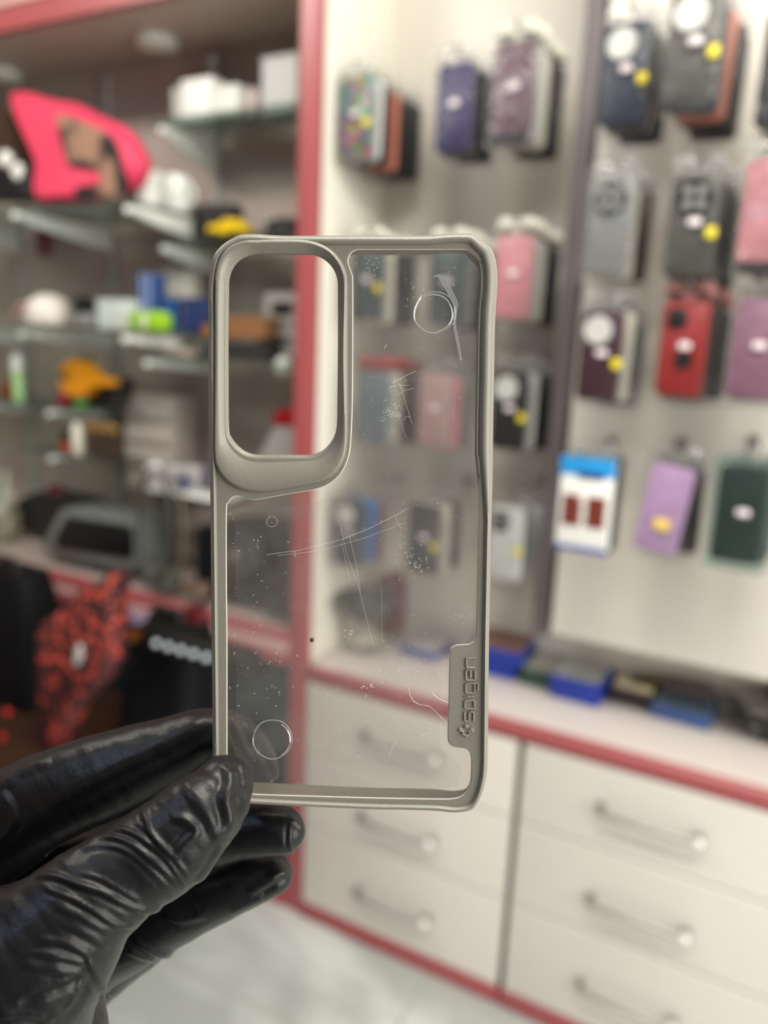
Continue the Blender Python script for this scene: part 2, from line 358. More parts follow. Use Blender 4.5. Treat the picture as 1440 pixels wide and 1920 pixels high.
# mugs
def mug(px, y, lab, green):
    p = onY(px, 350, y); t = thing('printed_mug', lab, 'mug', (p.x, y, .308))
    M_ = white_p
    MB().lathe([(.034, 0), (.039, .003), (.040, .01), (.041, .092), (.040, .095), (.0375, .094), (.036, .01)], 32).build('cup', mat('mug_white', (.78, .80, .76), .2), t)
    MB().tube([(.038 + .026 * math.sin(a), 0, .048 + .028 * math.cos(a)) for a in [math.pi * k / 10 for k in range(11)]], .0052, 10).build('mug_handle', mat('mug_white', (0, 0, 0)), t)
    R = []
    for k in range(13):
        a = math.radians(green[0] + (green[1] - green[0]) * k / 12)
        R.append([(.0412 * math.cos(a), .0412 * math.sin(a), z) for z in (.02, .05, .085)] + [(.0405 * math.cos(a), .0405 * math.sin(a), z) for z in (.085, .05, .02)])
    MB().loft(R).build('print', green[2], t, label='coloured picture print')
mug(276, 1.61, 'white mug with a green print beside the pink cushion', (195, 275, mat('green_print', (.09, .24, .02), .3, vary=.6, vscale=30)))
mug(330, 1.68, 'white mug with a dark print, right of the green-printed mug', (212, 236, mat('dark_print', (.08, .04, .04), .3)))
# yellow toy car and neighbours on the .222 shelf
Z2 = .230
t = thing('toy_car', 'small bright yellow toy car on a glass shelf near the post', 'toy car', (onY(422, 430, 1.62).x, 1.62, Z2))
ym = mat('bright_yellow', (.78, .52, .01), .3)
MB().box((0, .02, .026), (.115, .05, .026), .006).build('car_body', ym, t)
MB().box((.008, .02, .043), (.062, .042, .016), .007).build('cabin', ym, t)
for sx in (-.036, .036):
    MB().lathe([(.011, -.004), (.012, 0), (.011, .004)], 18, Matrix.Translation((sx, -.006, .012)) @ Matrix.Rotation(math.pi/2, 4, 'X')).build('wheel', black, t)
t = thing('camera', 'black camera lying behind the yellow toy car', 'camera', (onY(398, 400, 1.70).x + .02, 1.70, Z2))
MB().box((0, 0, .05), (.14, .05, .10), .01).build('body', soft_black, t); MB().lathe([(.03, 0), (.03, .02), (.024, .024)], 20, Matrix.Translation((0, -.025, .05)) @ Matrix.Rotation(math.pi/2, 4, 'X')).build('lens', black, t)
t = thing('adapter_plug', 'black charger adapter on the shelf beside the post', 'charger', (onY(532, 430, 1.66).x, 1.66, Z2))
MB().box((0, 0, .026), (.085, .05, .052), .01).build('body', soft_black, t); MB().box((-.06, 0, .012), (.05, .03, .02), .006).build('plug', soft_black, t)
t = thing('bottle', 'tiny white bottle between the yellow car and the black charger', 'bottle', (onY(510, 425, 1.68).x, 1.68, Z2))
MB().lathe([(.014, 0), (.015, .004), (.015, .03), (.007, .038), (.007, .05)], 18).build('body', whitecard, t); MB().lathe([(.009, .048), (.009, .06), (.006, .062)], 16).build('cap', whitecard, t)
tag(outline([(66,425),(90,425),(92,478),(68,480)], 1.66, .02, .003).build('red_tag', mat('dark_red', (.10, .008, .012), .4)), 'small dark red tag hanging below the pink cushion bracket', 'tag')

# items on the long z=-.012 shelf
Z3 = -.004
t = thing('plastic_cup', 'white and pink moulded cup lying on the long glass shelf', 'cup', (onY(92, 600, 1.55).x, 1.55, Z3))
MB().lathe([(.05, 0), (.062, .01), (.066, .04), (.055, .07), (.03, .088), (.01, .092)], 28).build('bowl', mat('offwhite_plastic', (.66, .60, .55), .3), t)
MB().tube([(-.03 + .05*math.cos(a), -.045, .035 + .026*math.sin(a)) for a in [k*math.pi/8 for k in range(9)]], .007, 10).build('grip', mat('pink_plastic', (.55, .25, .24), .4), t, label='pale pink grip')
t = thing('webcam', 'dark grey webcam on the long glass shelf beside the pale carton', 'camera', (onY(160, 600, 1.56).x, 1.56, Z3))
MB().box((0, 0, .022), (.075, .05, .044), .01).build('base', mat('mid_grey', (.22, .22, .21), .4), t)
MB().lathe([(.024, -.02), (.026, -.012), (.026, .015), (.018, .02)], 24, Matrix.Translation((0, -.004, .062)) @ Matrix.Rotation(math.pi/2, 4, 'X')).build('lens', black, t)
cbox(212, 600, Z3, .125, .08, .078, mat('mint_white', (.58, .64, .62), .4), 'pale mint carton lying left of the blue boxes', y=1.56)
cbox(240, 600, Z3, .10, .03, .042, mat('mint_cream', (.62, .64, .56), .4), 'small cream carton in front of the pale mint carton', y=1.525)
t = thing('pencil_case', 'lime green rounded case on the long glass shelf', 'case', (onY(283, 605, 1.50).x, 1.50, Z3))
MB().slab(.115, .050, .045, .018, .008, (0, 0, .0255)).build('case_body', mat('lime_green', (.26, .50, .01), .4), t)
MB().slab(.030, .040, .047, .008, .004, (-.004, 0, .0255)).build('label_band', mat('pale_lime', (.55, .60, .40), .4), t, label='pale label band')
t = thing('gift_box', 'tall blue carton with pale stripes behind the lime green case', 'box', (onY(286, 575, 1.62).x, 1.62, Z3))
MB().box((0, 0, .075), (.062, .05, .15), .004).build('body', mat('mid_blue', (.035, .075, .24), .35), t)
for q in (-.012, .012): MB().box((q, -.0245, .075), (.007, .004, .15), .001).build('stripe', mat('pale_blue', (.3, .38, .52), .4), t, label='pale stripe')
cbox(312, 580, Z3, .035, .04, .085, mat('deep_blue', (.01, .07, .25), .3), 'small deep blue carton right of the striped blue carton', y=1.59)
t = thing('paper_bag', 'pale cream paper bag behind the blue cartons', 'bag', (onY(338, 590, 1.72).x, 1.72, Z3))
MB().loft([[(x*k, y*k, z) for x, y in rrect(.13, .06, .01, 3)] for k, z in ((1, 0), (1.02, .06), (.98, .12), (.9, .165))]).build('body', mat('cream_paper', (.52, .49, .43), .6), t)
MB().tube([(-.03, 0, .16), (-.025, 0, .20), (.025, 0, .20), (.03, 0, .16)], .003, 8).build('bag_handle', mat('cream_paper', (0,0,0)), t)
cbox(365, 600, Z3, .09, .05, .088, mat('ink_blue', (.02, .035, .12), .35), 'dark blue carton left of the held phone case', y=1.60)
cbox(393, 625, Z3-.006, .05, .05, .03, mat('dark_orange_box', (.28, .10, .02), .4), 'small rust brown carton right of the dark blue carton', y=1.55)
# z=-.071 shelf
Z4 = -.063
cbox(325, 655, Z4, .075, .06, .02, mat('beige_card', (.50, .42, .36), .5), 'flat beige carton at the left end of the near shelf', y=1.55)
cbox(440, 660, Z4, .19, .07, .045, soft_black, 'flat black carton under the brown box', name='black_carton', y=1.56)
tb = cbox(448, 625, Z4 + .0505, .15, .07, .055, mat('brown_card', (.24, .11, .045), .45), 'brown cardboard box stacked on the flat black carton', y=1.57)
t = thing('slotted_appliance', 'grey plastic appliance with dark slots beside the post', 'appliance', (onY(530, 640, 1.66).x, 1.66, Z4))
MB().box((0, 0, .04), (.13, .06, .08), .01).build('body', mat('light_grey_plastic', (.36, .34, .32), .4), t)
MB().box((0, .01, .125), (.11, .05, .085), .01).build('top_box', mat('light_grey_plastic', (0,0,0)), t)
MB().box((0, -.032, .055), (.10, .004, .012), .001).build('slot', black, t)
MB().box((0.01, -.018, .13), (.06, .006, .03), .002).build('slot', black, t)
t = thing('hanging_ornament', 'small white ball ornament hanging under the shelf beside the post', 'ornament', tuple(onY(531, 687, 1.60)))
MB().lathe([(.0005, -.024)] + [(.024*math.sin(a), -.024*math.cos(a)) for a in [math.pi*k/12 for k in range(1, 12)]] + [(.0005, .024)], 24).build('ball', whitecard, t); MB().lathe([(.005, .022), (.005, .05)], 10).build('stem', metal, t)
# z=-.237 shelf
Z5 = -.229
t = thing('tape_gun', 'orange tape gun with dark wheel on the small glass shelf', 'tool', (0, 0, 0))
om = mat('orange_plastic', (.72, .27, .005), .3)
outline([tuple(p) for p in smooth_closed([(106,700),(112,682),(130,674),(150,678),(165,692),(185,706),(205,712),(204,724),(180,724),(165,728),(156,742),(130,745),(108,728)], 40)], 1.56, .045, .005).build('body', om, t)
p = onY(160, 686, 1.60); MB().lathe([(.024, -.012), (.03, -.008), (.03, .008), (.024, .012)], 26, Matrix.Translation(p) @ Matrix.Rotation(math.pi/2, 4, 'X')).build('wheel', darkbrown, t)
p = onY(118, 705, 1.556); MB().lathe([(.011, -.003), (.012, 0), (.011, .003)], 20, Matrix.Translation(p) @ Matrix.Rotation(math.pi/2, 4, 'X')).build('hub', darkbrown, t)
cbox(190, 750, Z5, .12, .07, .085, soft_black, 'black carton behind the orange tape gun', name='black_carton', y=1.62)
cbox(112, 750, Z5, .032, .04, .04, mat('crimson', (.22, .01, .03), .4), 'small crimson box under the orange tape gun', y=1.56)
cbox(143, 755, Z5, .028, .03, .022, mat('leaf_green', (.05, .22, .02), .4), 'tiny green box under the orange tape gun', y=1.55)
t = thing('tube_bottle', 'pale green tube standing at the left edge of the shelves', 'tube', (onY(35, 745, 1.56).x, 1.56, Z5))
MB().lathe([(.014, 0), (.016, .01), (.016, .08), (.012, .095)], 20).build('body', mat('pale_green', (.30, .50, .22), .35), t)
MB().lathe([(.016, .095), (.016, .14), (.01, .144)], 20).build('cap', whitecard, t)
cbox(10, 745, Z5, .05, .04, .05, mat('rust_red', (.22, .05, .01), .4), 'rust red box beside the pale green tube', y=1.58)
# z=-.372 shelf
Z6 = -.364
t = thing('cosmetic_bottle', 'white bottle standing left of the gold rings', 'bottle', (onY(146, 830, 1.57).x, 1.57, Z6))
MB().lathe([(.016, 0), (.018, .004), (.018, .07), (.014, .078)], 20).build('body', mat('ivory', (.62, .60, .50), .35), t); MB().lathe([(.012, .077), (.012, .092), (.009, .094)], 18).build('cap', whitecard, t)
cbox(119, 832, Z6, .038, .03, .028, mat('vermilion', (.45, .06, .02), .4), 'small vermilion box on the lowest glass shelf', y=1.57)
cbox(119, 810, Z6 + .0285, .034, .03, .035, soft_black, 'small black box stacked on the vermilion box', name='black_carton', y=1.57)
gold = mat('gold_metal', (.85, .55, .18), .25, .9)
for k, (px, py) in enumerate(((168, 800), (189, 803), (212, 805))):
    p = onY(px, py, 1.56); t = thing('perfume_bottle', ['leftmost', 'middle', 'rightmost'][k] + ' of the three bottles with round gold caps', 'bottle', (p.x, 1.56, Z6), group='gold-capped bottles on the lowest shelf')
    MB().box((0, .01, (p.z - .014 - Z6)/2), (.022, .022, p.z - .014 - Z6), .003).build('body', darkbrown, t)
    MB().lathe([(.013, -.006), (.0155, -.002), (.0155, .006), (.013, .008)], 22, Matrix.Translation((0, 0, p.z - Z6)) @ Matrix.Rotation(math.pi/2, 4, 'X')).build('cap', gold, t, label='round gold cap')

# acrylic drawers and small devices between the shelves and the counter
t = thing('acrylic_organizer', 'frosted box of shallow trays against the wall left of the held case', 'organizer', (onY(288, 750, 1.70).x, 1.70, -.44))
MB().box((0, .03, .11), (.20, .10, .30), .006).build('body', mat('frosted_taupe', (.36, .30, .27), .35), t)
for k in range(4): MB().box((0, -.026, .005 + k*.07), (.18, .014, .055), .004).build('tray', mat('frosted_light', (.42, .37, .33), .3), t)
t = thing('serving_tray', 'white tray carrying a jumble of grey and white watch boxes', 'tray', (onY(350, 880, 1.56).x, 1.56, -.415))
MB().box((.02, .03, -.006), (.26, .14, .012), .004).build('tray', white_p, t)
tag(MB().box((onY(350, 880, 1.56).x + .02, 1.60, -.435), (.24, .12, .02), .002).build('black_shelf', soft_black), 'thin black shelf plate under the white tray', 'shelf')
jm = [mat('jumble_grey', (.40, .37, .38), .4), mat('jumble_blue', (.06, .07, .16), .4), mat('jumble_white', (.55, .55, .54), .35), mat('jumble_dark', (.10, .10, .10), .4)]
random.seed(5)
for k, (px, py, w, h, mi, lab) in enumerate(((275, 830, .05, .05, 2, 'pale round watch box at the left of the white tray'), (315, 825, .06, .045, 0, 'grey watch box in the middle of the white tray'), (348, 848, .03, .035, 1, 'small ink blue case on the white tray'), (345, 815, .07, .05, 0, 'flat grey lavender box at the back of the white tray'), (380, 835, .05, .05, 3, 'dark grey box at the right of the white tray'))):
    p = onY(px, py, 1.56); yy = 1.545 + (.0 if mi == 1 else .05)
    t = thing('watch_box', lab, 'box', (p.x, yy, -.415))
    MB().box((0, 0, h/2 + (.0 if mi != 0 else .0)), (w, .04, h), .006).build('body', jm[mi], t); MB().box((0, 0, h + .004), (w*.8, .034, .009), .003).build('lid', jm[(mi + 2) % 4], t)
t = thing('ornament_ball', 'small white ball hanging at the tray corner', 'ornament', tuple(onY(292, 876, 1.52)))
MB().lathe([(.0005, -.014)] + [(.014*math.sin(a), -.014*math.cos(a)) for a in [math.pi*k/10 for k in range(1, 10)]] + [(.0005, .014)], 20).build('ball', whitecard, t); MB().lathe([(.003, .012), (.003, .03)], 8).build('loop', metal, t)
t = thing('tissue_box', 'grey-white box with a dark red lid beside the post', 'box', (0, 0, 0))
outline([(512,797),(566,797),(566,868),(478,868)], 1.60, .07, .004).build('body', mat('light_grey_plastic', (0,0,0)), t)
outline([(516,768),(566,766),(566,797),(508,797)], 1.595, .08, .004).build('lid', mat('deep_red', (.32, .004, .008), .35), t, label='dark red lid')
tag(outline([(470,874),(566,874),(566,888),(470,888)], 1.56, .20, .002).build('small_shelf', niche), 'narrow taupe shelf plate carrying the red-lidded box', 'shelf')

# ------------------------------------------------------------------ things on the left counter
ZL = -.715
t = thing('tray_machine', 'grey-rimmed black tray machine lying on the left counter', 'machine', (0, 0, 0))
gr = mat('greenish_grey_metal', (.16, .18, .165), .35)
outline([(72,1022),(112,955),(250,975),(252,985),(252,1072),(240,1070),(90,1046)], 1.54, .14, .006).build('housing', gr, t)
outline([(98,1012),(122,968),(238,986),(244,1000),(244,1046),(236,1048),(105,1028)], 1.531, .02, .003).build('opening', black, t, label='black opening')
tag(outline([tuple(p) for p in smooth_closed([(18,955),(40,932),(70,922),(110,930),(150,942),(160,975),(130,1010),(80,1005),(30,990)], 30)], 1.695, .10, .01).build('camera_bag', soft_black), 'black soft bag on the left counter beside the tray machine', 'bag')
tag(outline([(84,925),(90,910),(102,910),(108,926)], 1.62, .03, .003).build('red_trinket', mat('dark_red', (0,0,0))), 'small dark red trinket on top of the black soft bag', 'trinket')
t = thing('plastic_bundle', 'pale tangled plastic bundle at the left edge of the counter', 'bundle', (0, 0, 0))
random.seed(8); m = MB(); c0 = onY(-8, 930, 1.62)
for k in range(14):
    P = [c0 + Vector((random.uniform(-.10, .05), random.uniform(-.05, .05), random.uniform(-.12, .09))) for _ in range(5)]
    m.tube([tuple(p) for p in P], .008, 8)
m.build('strands', mat('pale_tangle', (.50, .52, .44), .4), t); MB().box(c0 + Vector((-.02, .02, -.10)), (.14, .09, .12), .02).build('box', mat('olive_box', (.22, .21, .14), .5), t)
t = thing('oval_hoop', 'tall dark oval hoop standing on the left counter', 'hoop', (0, 0, 0))
P = [onY(290 + 30*math.cos(a), 985 + 105*math.sin(a), 1.50) for a in [2*math.pi*k/40 for k in range(41)]]
MB().tube([tuple(p) for p in P], .007, 10).build('hoop', mat('hoop_dark', (.05, .05, .045), .3), t)
outline([(262,1060),(318,1070),(318,1112),(268,1100)], 1.50, .05, .004).build('foot', mat('hoop_grey', (.10, .105, .09), .4), t)
P = [onY(322 + 22*math.cos(a), 1000 + 100*math.sin(a), 1.50) for a in [math.pi*(.5 + k/24) - math.pi for k in range(25)]]
t2 = thing('brass_stand', 'slim brass-brown curved stand beside the dark oval hoop', 'stand', (0, 0, 0)); MB().tube([tuple(p) for p in P], .004, 10).build('arc', mat('dull_brass', (.22, .18, .12), .35, .3), t2)
outline([(335,1095),(372,1098),(376,1122),(340,1115)], 1.50, .05, .004).build('foot', mat('brown_foot', (.16, .11, .08), .4), t2)
tag(outline([(362,990),(404,986),(560,1010),(560,1150),(432,1132),(362,1112)], 1.56, .20, .008).build('printer', black), 'black machine standing behind the left edge of the held case', 'printer')
t = thing('round_speaker', 'round black speaker with a small pale centre seen through the clear case', 'speaker', tuple(onY(455, 1035, 1.50)))
MB().lathe([(.05, .03), (.056, .02), (.056, -.02), (.05, -.026), (.02, -.02)], 32, Matrix.Rotation(math.pi/2, 4, 'X')).build('body', soft_black, t)
MB().lathe([(.012, -.0), (.010, .006)], 16, Matrix.Translation((0, -.031, 0)) @ Matrix.Rotation(math.pi/2, 4, 'X')).build('cone', mat('mid_grey', (0,0,0)), t)
tag(outline([tuple(p) for p in smooth_closed([(500,1120),(530,1105),(560,1100),(563,1150),(545,1160),(510,1152)], 24)], 1.505, .03, .006).build('small_device', soft_black), 'small black device beside the foot of the red post', 'device')

# ------------------------------------------------------------------ dark side desk at the lower left
desk = thing('side_desk', 'dark brown glossy desk at the lower left behind the gloved hand', 'desk', (-1.40, 1.0, -1.0))
MB().box((-.50, -.05, -.012), (1.0, 1.0, .024), .004).build('desk_top', mat('dark_wood', (.045, .022, .014), .18, vary=.4, vscale=8), desk)
MB().box((-.50, -.05, -.26), (.94, .94, .46)).build('body', black, desk)
MB().box((.003, -.05, -.012), (.006, 1.0, .026), .002).build('edge_strip', mat('edge_strip_m', (.30, .25, .21), .2, .5), desk, label='pale shiny edge strip')
PB = [(60,1408),(66,1330),(62,1200),(70,1172),(100,1150),(125,1132),(138,1108),(165,1100),(190,1085),(203,1070),(212,1082),(206,1120),(206,1180),(203,1225),(195,1262),(170,1298),(140,1322),(125,1352),(105,1390),(92,1410)]
fl = thing('floral_bag', 'red and black rose-patterned bag with a pale oval badge on the dark desk', 'bag', (0, 0, 0))
flm = mat('rose_pattern', (.5, .05, .04), .5)
nt = flm.node_tree; b = nt.nodes['Principled BSDF']; tc = nt.nodes.new('ShaderNodeTexCoord'); vo = nt.nodes.new('ShaderNodeTexVoronoi'); vo.inputs['Scale'].default_value = 52
nn = nt.nodes.new('ShaderNodeTexNoise'); nn.inputs['Scale'].default_value = 26; nn.inputs['Detail'].default_value = 2
mx = nt.nodes.new('ShaderNodeMath'); mx.operation = 'ADD'
cr = nt.nodes.new('ShaderNodeValToRGB'); e = cr.color_ramp.elements; e[0].position = .74; e[0].color = (.60, .075, .05, 1); e[1].position = .98; e[1].color = (.035, .012, .015, 1)
nt.links.new(tc.outputs['Object'], vo.inputs['Vector']); nt.links.new(tc.outputs['Object'], nn.inputs['Vector']); nt.links.new(vo.outputs['Distance'], mx.inputs[0]); nt.links.new(nn.outputs['Fac'], mx.inputs[1]); nt.links.new(mx.outputs[0], cr.inputs[0]); nt.links.new(cr.outputs[0], b.inputs['Base Color'])
outline(PB, 1.12, .06, .006).build('bag_body', flm, fl)
p = onY(148, 1228, 1.112); MB().lathe([(.013, -.004), (.015, 0), (.013, .006)], 24, Matrix.Translation(p) @ Matrix.Rotation(math.radians(14), 4, 'Y') @ Matrix.Diagonal((.6, 1, 1.9, 1)) @ Matrix.Rotation(math.pi/2, 4, 'X')).build('badge', mat('pale_badge', (.55, .52, .50), .35), fl, label='pale oval badge')
for px, py, w, h, y, lab in ((30, 1230, .30, .36, 1.30, 'big black bag on the dark desk left of the rose-patterned bag'), (326, 1250, .25, .315, 1.35, 'black rumpled bag on the dark desk right of the rose-patterned bag')):
    p = onY(px, py, y); t = thing('black_bag', lab, 'bag', (p.x, y, -1.0)); m = MB()
    R = []
    for k in range(9):
        u = k / 8; s_ = 1 - .35 * u ** 3; R.append([(x * s_ + .01 * math.sin(5*u + x*20), y_ * s_, h * u) for x, y_ in rrect(w, .16, .05, 5)])
    m.loft(R); m.build('body', mat('black_leather', (.006, .006, .007), .6, bump=.3, bscale=20, spec=.15), t)
    MB().tube([(-w*.2, -.02, h*.92), (-w*.15, -.02, h*1.1), (w*.15, -.02, h*1.1), (w*.2, -.02, h*.92)], .008, 8).build('bag_handle', soft_black, t)
# black box; its row of highlights is modelled as pale discs
p = onY(345, 1218, 1.21); t = thing('power_strip', 'long black power strip with a row of painted round highlights', 'power strip', (p.x, 1.21, p.z))
MB().box((.03, .02, 0), (.30, .05, .05), .006).build('body', black, t)
for k in range(5): MB().lathe([(.0075, -.003), (.008, 0), (.006, .006)], 18, Matrix.Translation((-.075 + k * .036, -.006, .0)) @ Matrix.Rotation(math.pi/2, 4, 'X')).build('glint', mat('painted_glint', (.8, .88, .95), .2), t, label='pale round stud')
tag(outline([(222,1150),(262,1155),(258,1172),(210,1166)], 1.23, .03, .003).build('lilac_case', mat('lilac_dull', (.30, .22, .33), .35)), 'dull lilac flat case right of the rose-patterned bag', 'phone case')
tag(outline([(218,1182),(252,1186),(246,1204),(222,1202)], 1.23, .03, .003).build('orange_box', mat('dull_orange', (.28, .08, .01), .4)), 'small dull orange box below the lilac case', 'box')
tag(outline([(345,1140),(375,1140),(373,1172),(350,1168)], 1.235, .03, .003).build('red_box', mat('dark_red', (0,0,0))), 'small dark red box left of the held case edge', 'box')
for k, (px, py) in enumerate(((14, 1335), (4, 1382))):
    p = onY(px, py, 1.10); t = thing('red_bokeh_dot', ['upper', 'lower'][k] + ' of two red bokeh dots at the left edge', 'bokeh_dot', tuple(p))
    MB().lathe([(.0005, -.008)] + [(.008*math.sin(a), -.008*math.cos(a)) for a in [math.pi*j/8 for j in range(1, 8)]] + [(.0005, .008)], 16).build('dot_ball', mat('shiny_red', (.6, .01, .015), .08), t); MB().tube([(0, 0, .007), (0, 0, .03)], .001, 6).build('string', soft_black, t)  # red balls stand in for out-of-focus dots of light

# ------------------------------------------------------------------ hanging packs
PK = {}
def pk_mesh(key, fn):
    if key not in PK:
        o = fn(); PK[key] = o.data; bpy.data.objects.remove(o)
    return PK[key]
def part(name, me, m, parent, loc=(0, 0, 0), label=None, scale=None):
    o = bpy.data.objects.new(name, me); COL.objects.link(o); o.parent = parent; o.location = loc
    if scale: o.scale = scale
    o.material_slots[0].link = 'OBJECT'; o.material_slots[0].material = m
    if label: o['label'] = label
    return o
def m_case(): return MB().slab(.078, .162, .011, .012, .003).build('c', cream)
def m_wrap():
    m = MB(); R = []
    for i, y in ((.006, -.012), (.001, -.006), (0, .006), (.006, .012)):
        R.append([(x, y, z) for x, z in rrect(.098 - 2*i, .192 - 2*i, .008, 4)])
    m.loft(R); return m.build('w', cream)
def m_tab():
    m = MB()
    for s_ in (-1, 1): m.slab(.036, .030, .003, .013, .001, (s_*.023, 0, .0))
    m.slab(.07, .014, .003, .005, .001, (0, 0, -.010)); return m.build('t', cream)
def m_hook():
    m = MB(); m.tube([(0, 0, 0), (0, -.20, -.004), (0, -.216, .002), (0, -.222, .012)], .0028, 8); m.box((0, -.004, -.004), (.018, .006, .03), .002); return m.build('h', metal)
def m_disc(): return MB().lathe([(.024, -.002), (.0255, 0), (.024, .002)], 28, Matrix.Rotation(math.pi/2, 4, 'X')).build('d', cream)
def m_sq(): return MB().slab(.036, .042, .004, .009, .001).build('s', cream)
def m_lens(): return MB().lathe([(.0065, -.0015), (.007, 0), (.0065, .0015)], 18, Matrix.Rotation(math.pi/2, 4, 'X')).build('l', cream)
def m_stk(): return MB().slab(.021, .012, .0012, .005, .0004).build('k', cream)
def m_ysk(): return MB().slab(.016, .018, .0012, .003, .0004).build('y', cream)
disc_m = mat('white_disc', (.70, .70, .66), .4)
wrap_b = clear('clear_wrap_bright', (.98, .98, .98), .05, .08, .07, (.85, .88, .82), .8, 40)

def pack(px, py, y, col, front, backs, board_y, kind='plain', sticker=True, yellow=False, tilt=0., sc=None, wrap=None, tabm=None, mt=None, foot=None, hooklab='', step=None):
    if sc is None: sc = .955 if board_y < 1.7 else 1.0
    if step is None: step = .034 if board_y < 1.7 else .045
    """a hook with a row of wrapped phone cases; the front one centred at pixel (px, py) on plane y"""
    c = onY(px, py, y); top = .104 * sc
    hk = part('display_hook', pk_mesh('hook', m_hook), metal, None, (c.x, board_y, c.z + top))
    hk.scale = (1, (board_y - y + .01) / .22, 1)
    tag(hk, hooklab, 'hook')
    def one(loc, casem, lab, group=None, full=True, tl=0.):
        t = thing('phone_case_pack', lab, 'phone case', loc, (0, tl, 0), group); t.scale = (sc, 1, sc)
        part('phone_case', pk_mesh('case', m_case), casem, t)
        part('wrap', pk_mesh('wrap', m_wrap), (wrap or bag_m) if full else wrap_dim, t)
        part('hang_tab', pk_mesh('tab', m_tab), tabm or wrap_b, t, (0, .002, .101))
        if full:
            if kind == 'disc': part('disc_insert', pk_mesh('disc', m_disc), disc_m, t, (-.008, -.0085, .046), 'round white insert')
            if kind in ('square', 'disc'): 
                if kind == 'square':
                    q = part('camera_frame', pk_mesh('sq', m_sq), black, t, (-.014, -.0075, .048), 'black camera frame')
                    for dx, dz in ((-.008, .010), (.008, .010), (-.008, -.008), (.008, -.008)): part('lens', pk_mesh('lens', m_lens), mat('mid_grey', (0,0,0)), q, (dx, -.003, dz))
            if kind == 'round': 
                q = part('camera_ring', pk_mesh('disc', m_disc), black, t, (0, -.0085, .044), 'black camera ring', (1.15, 1, 1.15))
                for dx, dz in ((-.009, .009), (.009, .009), (-.009, -.009), (.009, -.009)): part('lens', pk_mesh('lens', m_lens), mat('mid_grey', (0,0,0)), q, (dx, -.003, dz))
            if kind == 'ring': part('finger_ring', pk_mesh('disc', m_disc), black, t, (.004, -.0085, -.018), 'dark finger ring', (.6, 1, .6)); part('camera_frame', pk_mesh('sq', m_sq), black, t, (-.014, -.0075, .052), 'black camera frame', (.85, 1, .8))
            if sticker: part('price_sticker', pk_mesh('stk', m_stk), sticker_m, t, (.004, -.0135, .006), 'pale price sticker')
            if yellow: part('yellow_sticker', pk_mesh('ysk', m_ysk), yellow_m, t, (.032, -.0135, -.012), 'yellow sticker')
            if foot: MB().box((0, -.0135, -.084), (.07, .002, .016), .0005).build('printed_strip', foot, t)
        return t
    f = one((c.x, y, c.z), col, front, tl=tilt)
    for k, (bc, lab) in enumerate(backs):
        same = [j for j, q in enumerate(backs) if q[1] == lab]
        grp = lab if len(same) > 1 else None
        if grp: lab = lab + ', ' + ('first', 'second', 'third', 'fourth')[same.index(k)] + ' in line'
        one((c.x + .005 * (k + 1) + .003 * math.sin(3*k + px), y + step * (k + 1), c.z - .003 * (k+1) + .004*math.sin(5*k+px)), bc, lab, grp, False, .02 * math.sin(k*2.3 + px))
    return f
BM = 1.575 ; YR = 1.40 ; WM = YW ; YM = 1.565
wrap_dim = clear('clear_wrap_thin', (.97, .97, .97), 0, .15, .01, (.5, .5, .5), .7, 45, fres=.15)
dk = mat('case_black', (.015, .015, .016), .45); dnavy = mat('case_dark_navy', (.018, .024, .045), .4); nav = mat('case_purple_navy', (.035, .025, .10), .4)
teal = mat('case_dark_teal', (.02, .05, .055), .35); maroon = mat('case_maroon', (.10, .03, .05), .35, vary=.5, vscale=20); gren = mat('case_grey_green', (.075, .072, .06), .45)
pinkc = mat('case_pink', (.70, .26, .30), .4); redc = mat('case_red', (.33, .018, .018), .4); mauve = mat('case_mauve', (.27, .13, .19), .35); lilac = mat('case_lilac', (.52, .33, .56), .3)
dgreen = mat('case_dark_green', (.015, .028, .025), .35); grey_c = mat('case_grey', (.22, .22, .215), .3); white_c = mat('case_white', (.66, .66, .64), .35); orange_c = mat('case_coral', (.50, .16, .11), .4)
bluec = mat('case_blue', (.03, .16, .42), .35); rose = mat('case_shiny_pink', (.55, .22, .25), .12, vary=.5, vscale=14); cream_c = mat('case_cream', (.66, .64, .54), .4)
pat = mat('case_patterned', (.2, .2, .25), .35)
nt = pat.node_tree; b = nt.nodes['Principled BSDF']; tc = nt.nodes.new('ShaderNodeTexCoord'); vo = nt.nodes.new('ShaderNodeTexVoronoi'); vo.inputs['Scale'].default_value = 55
hs = nt.nodes.new('ShaderNodeHueSaturation'); hs.inputs['Saturation'].default_value = 1.0; hs.inputs['Value'].default_value = .32
nt.links.new(tc.outputs['Object'], vo.inputs['Vector']); nt.links.new(vo.outputs['Color'], hs.inputs['Color']); nt.links.new(hs.outputs[0], b.inputs['Base Color'])
def B(*a): return list(a)
def behind(col, n, what): return [(col, what)] * n
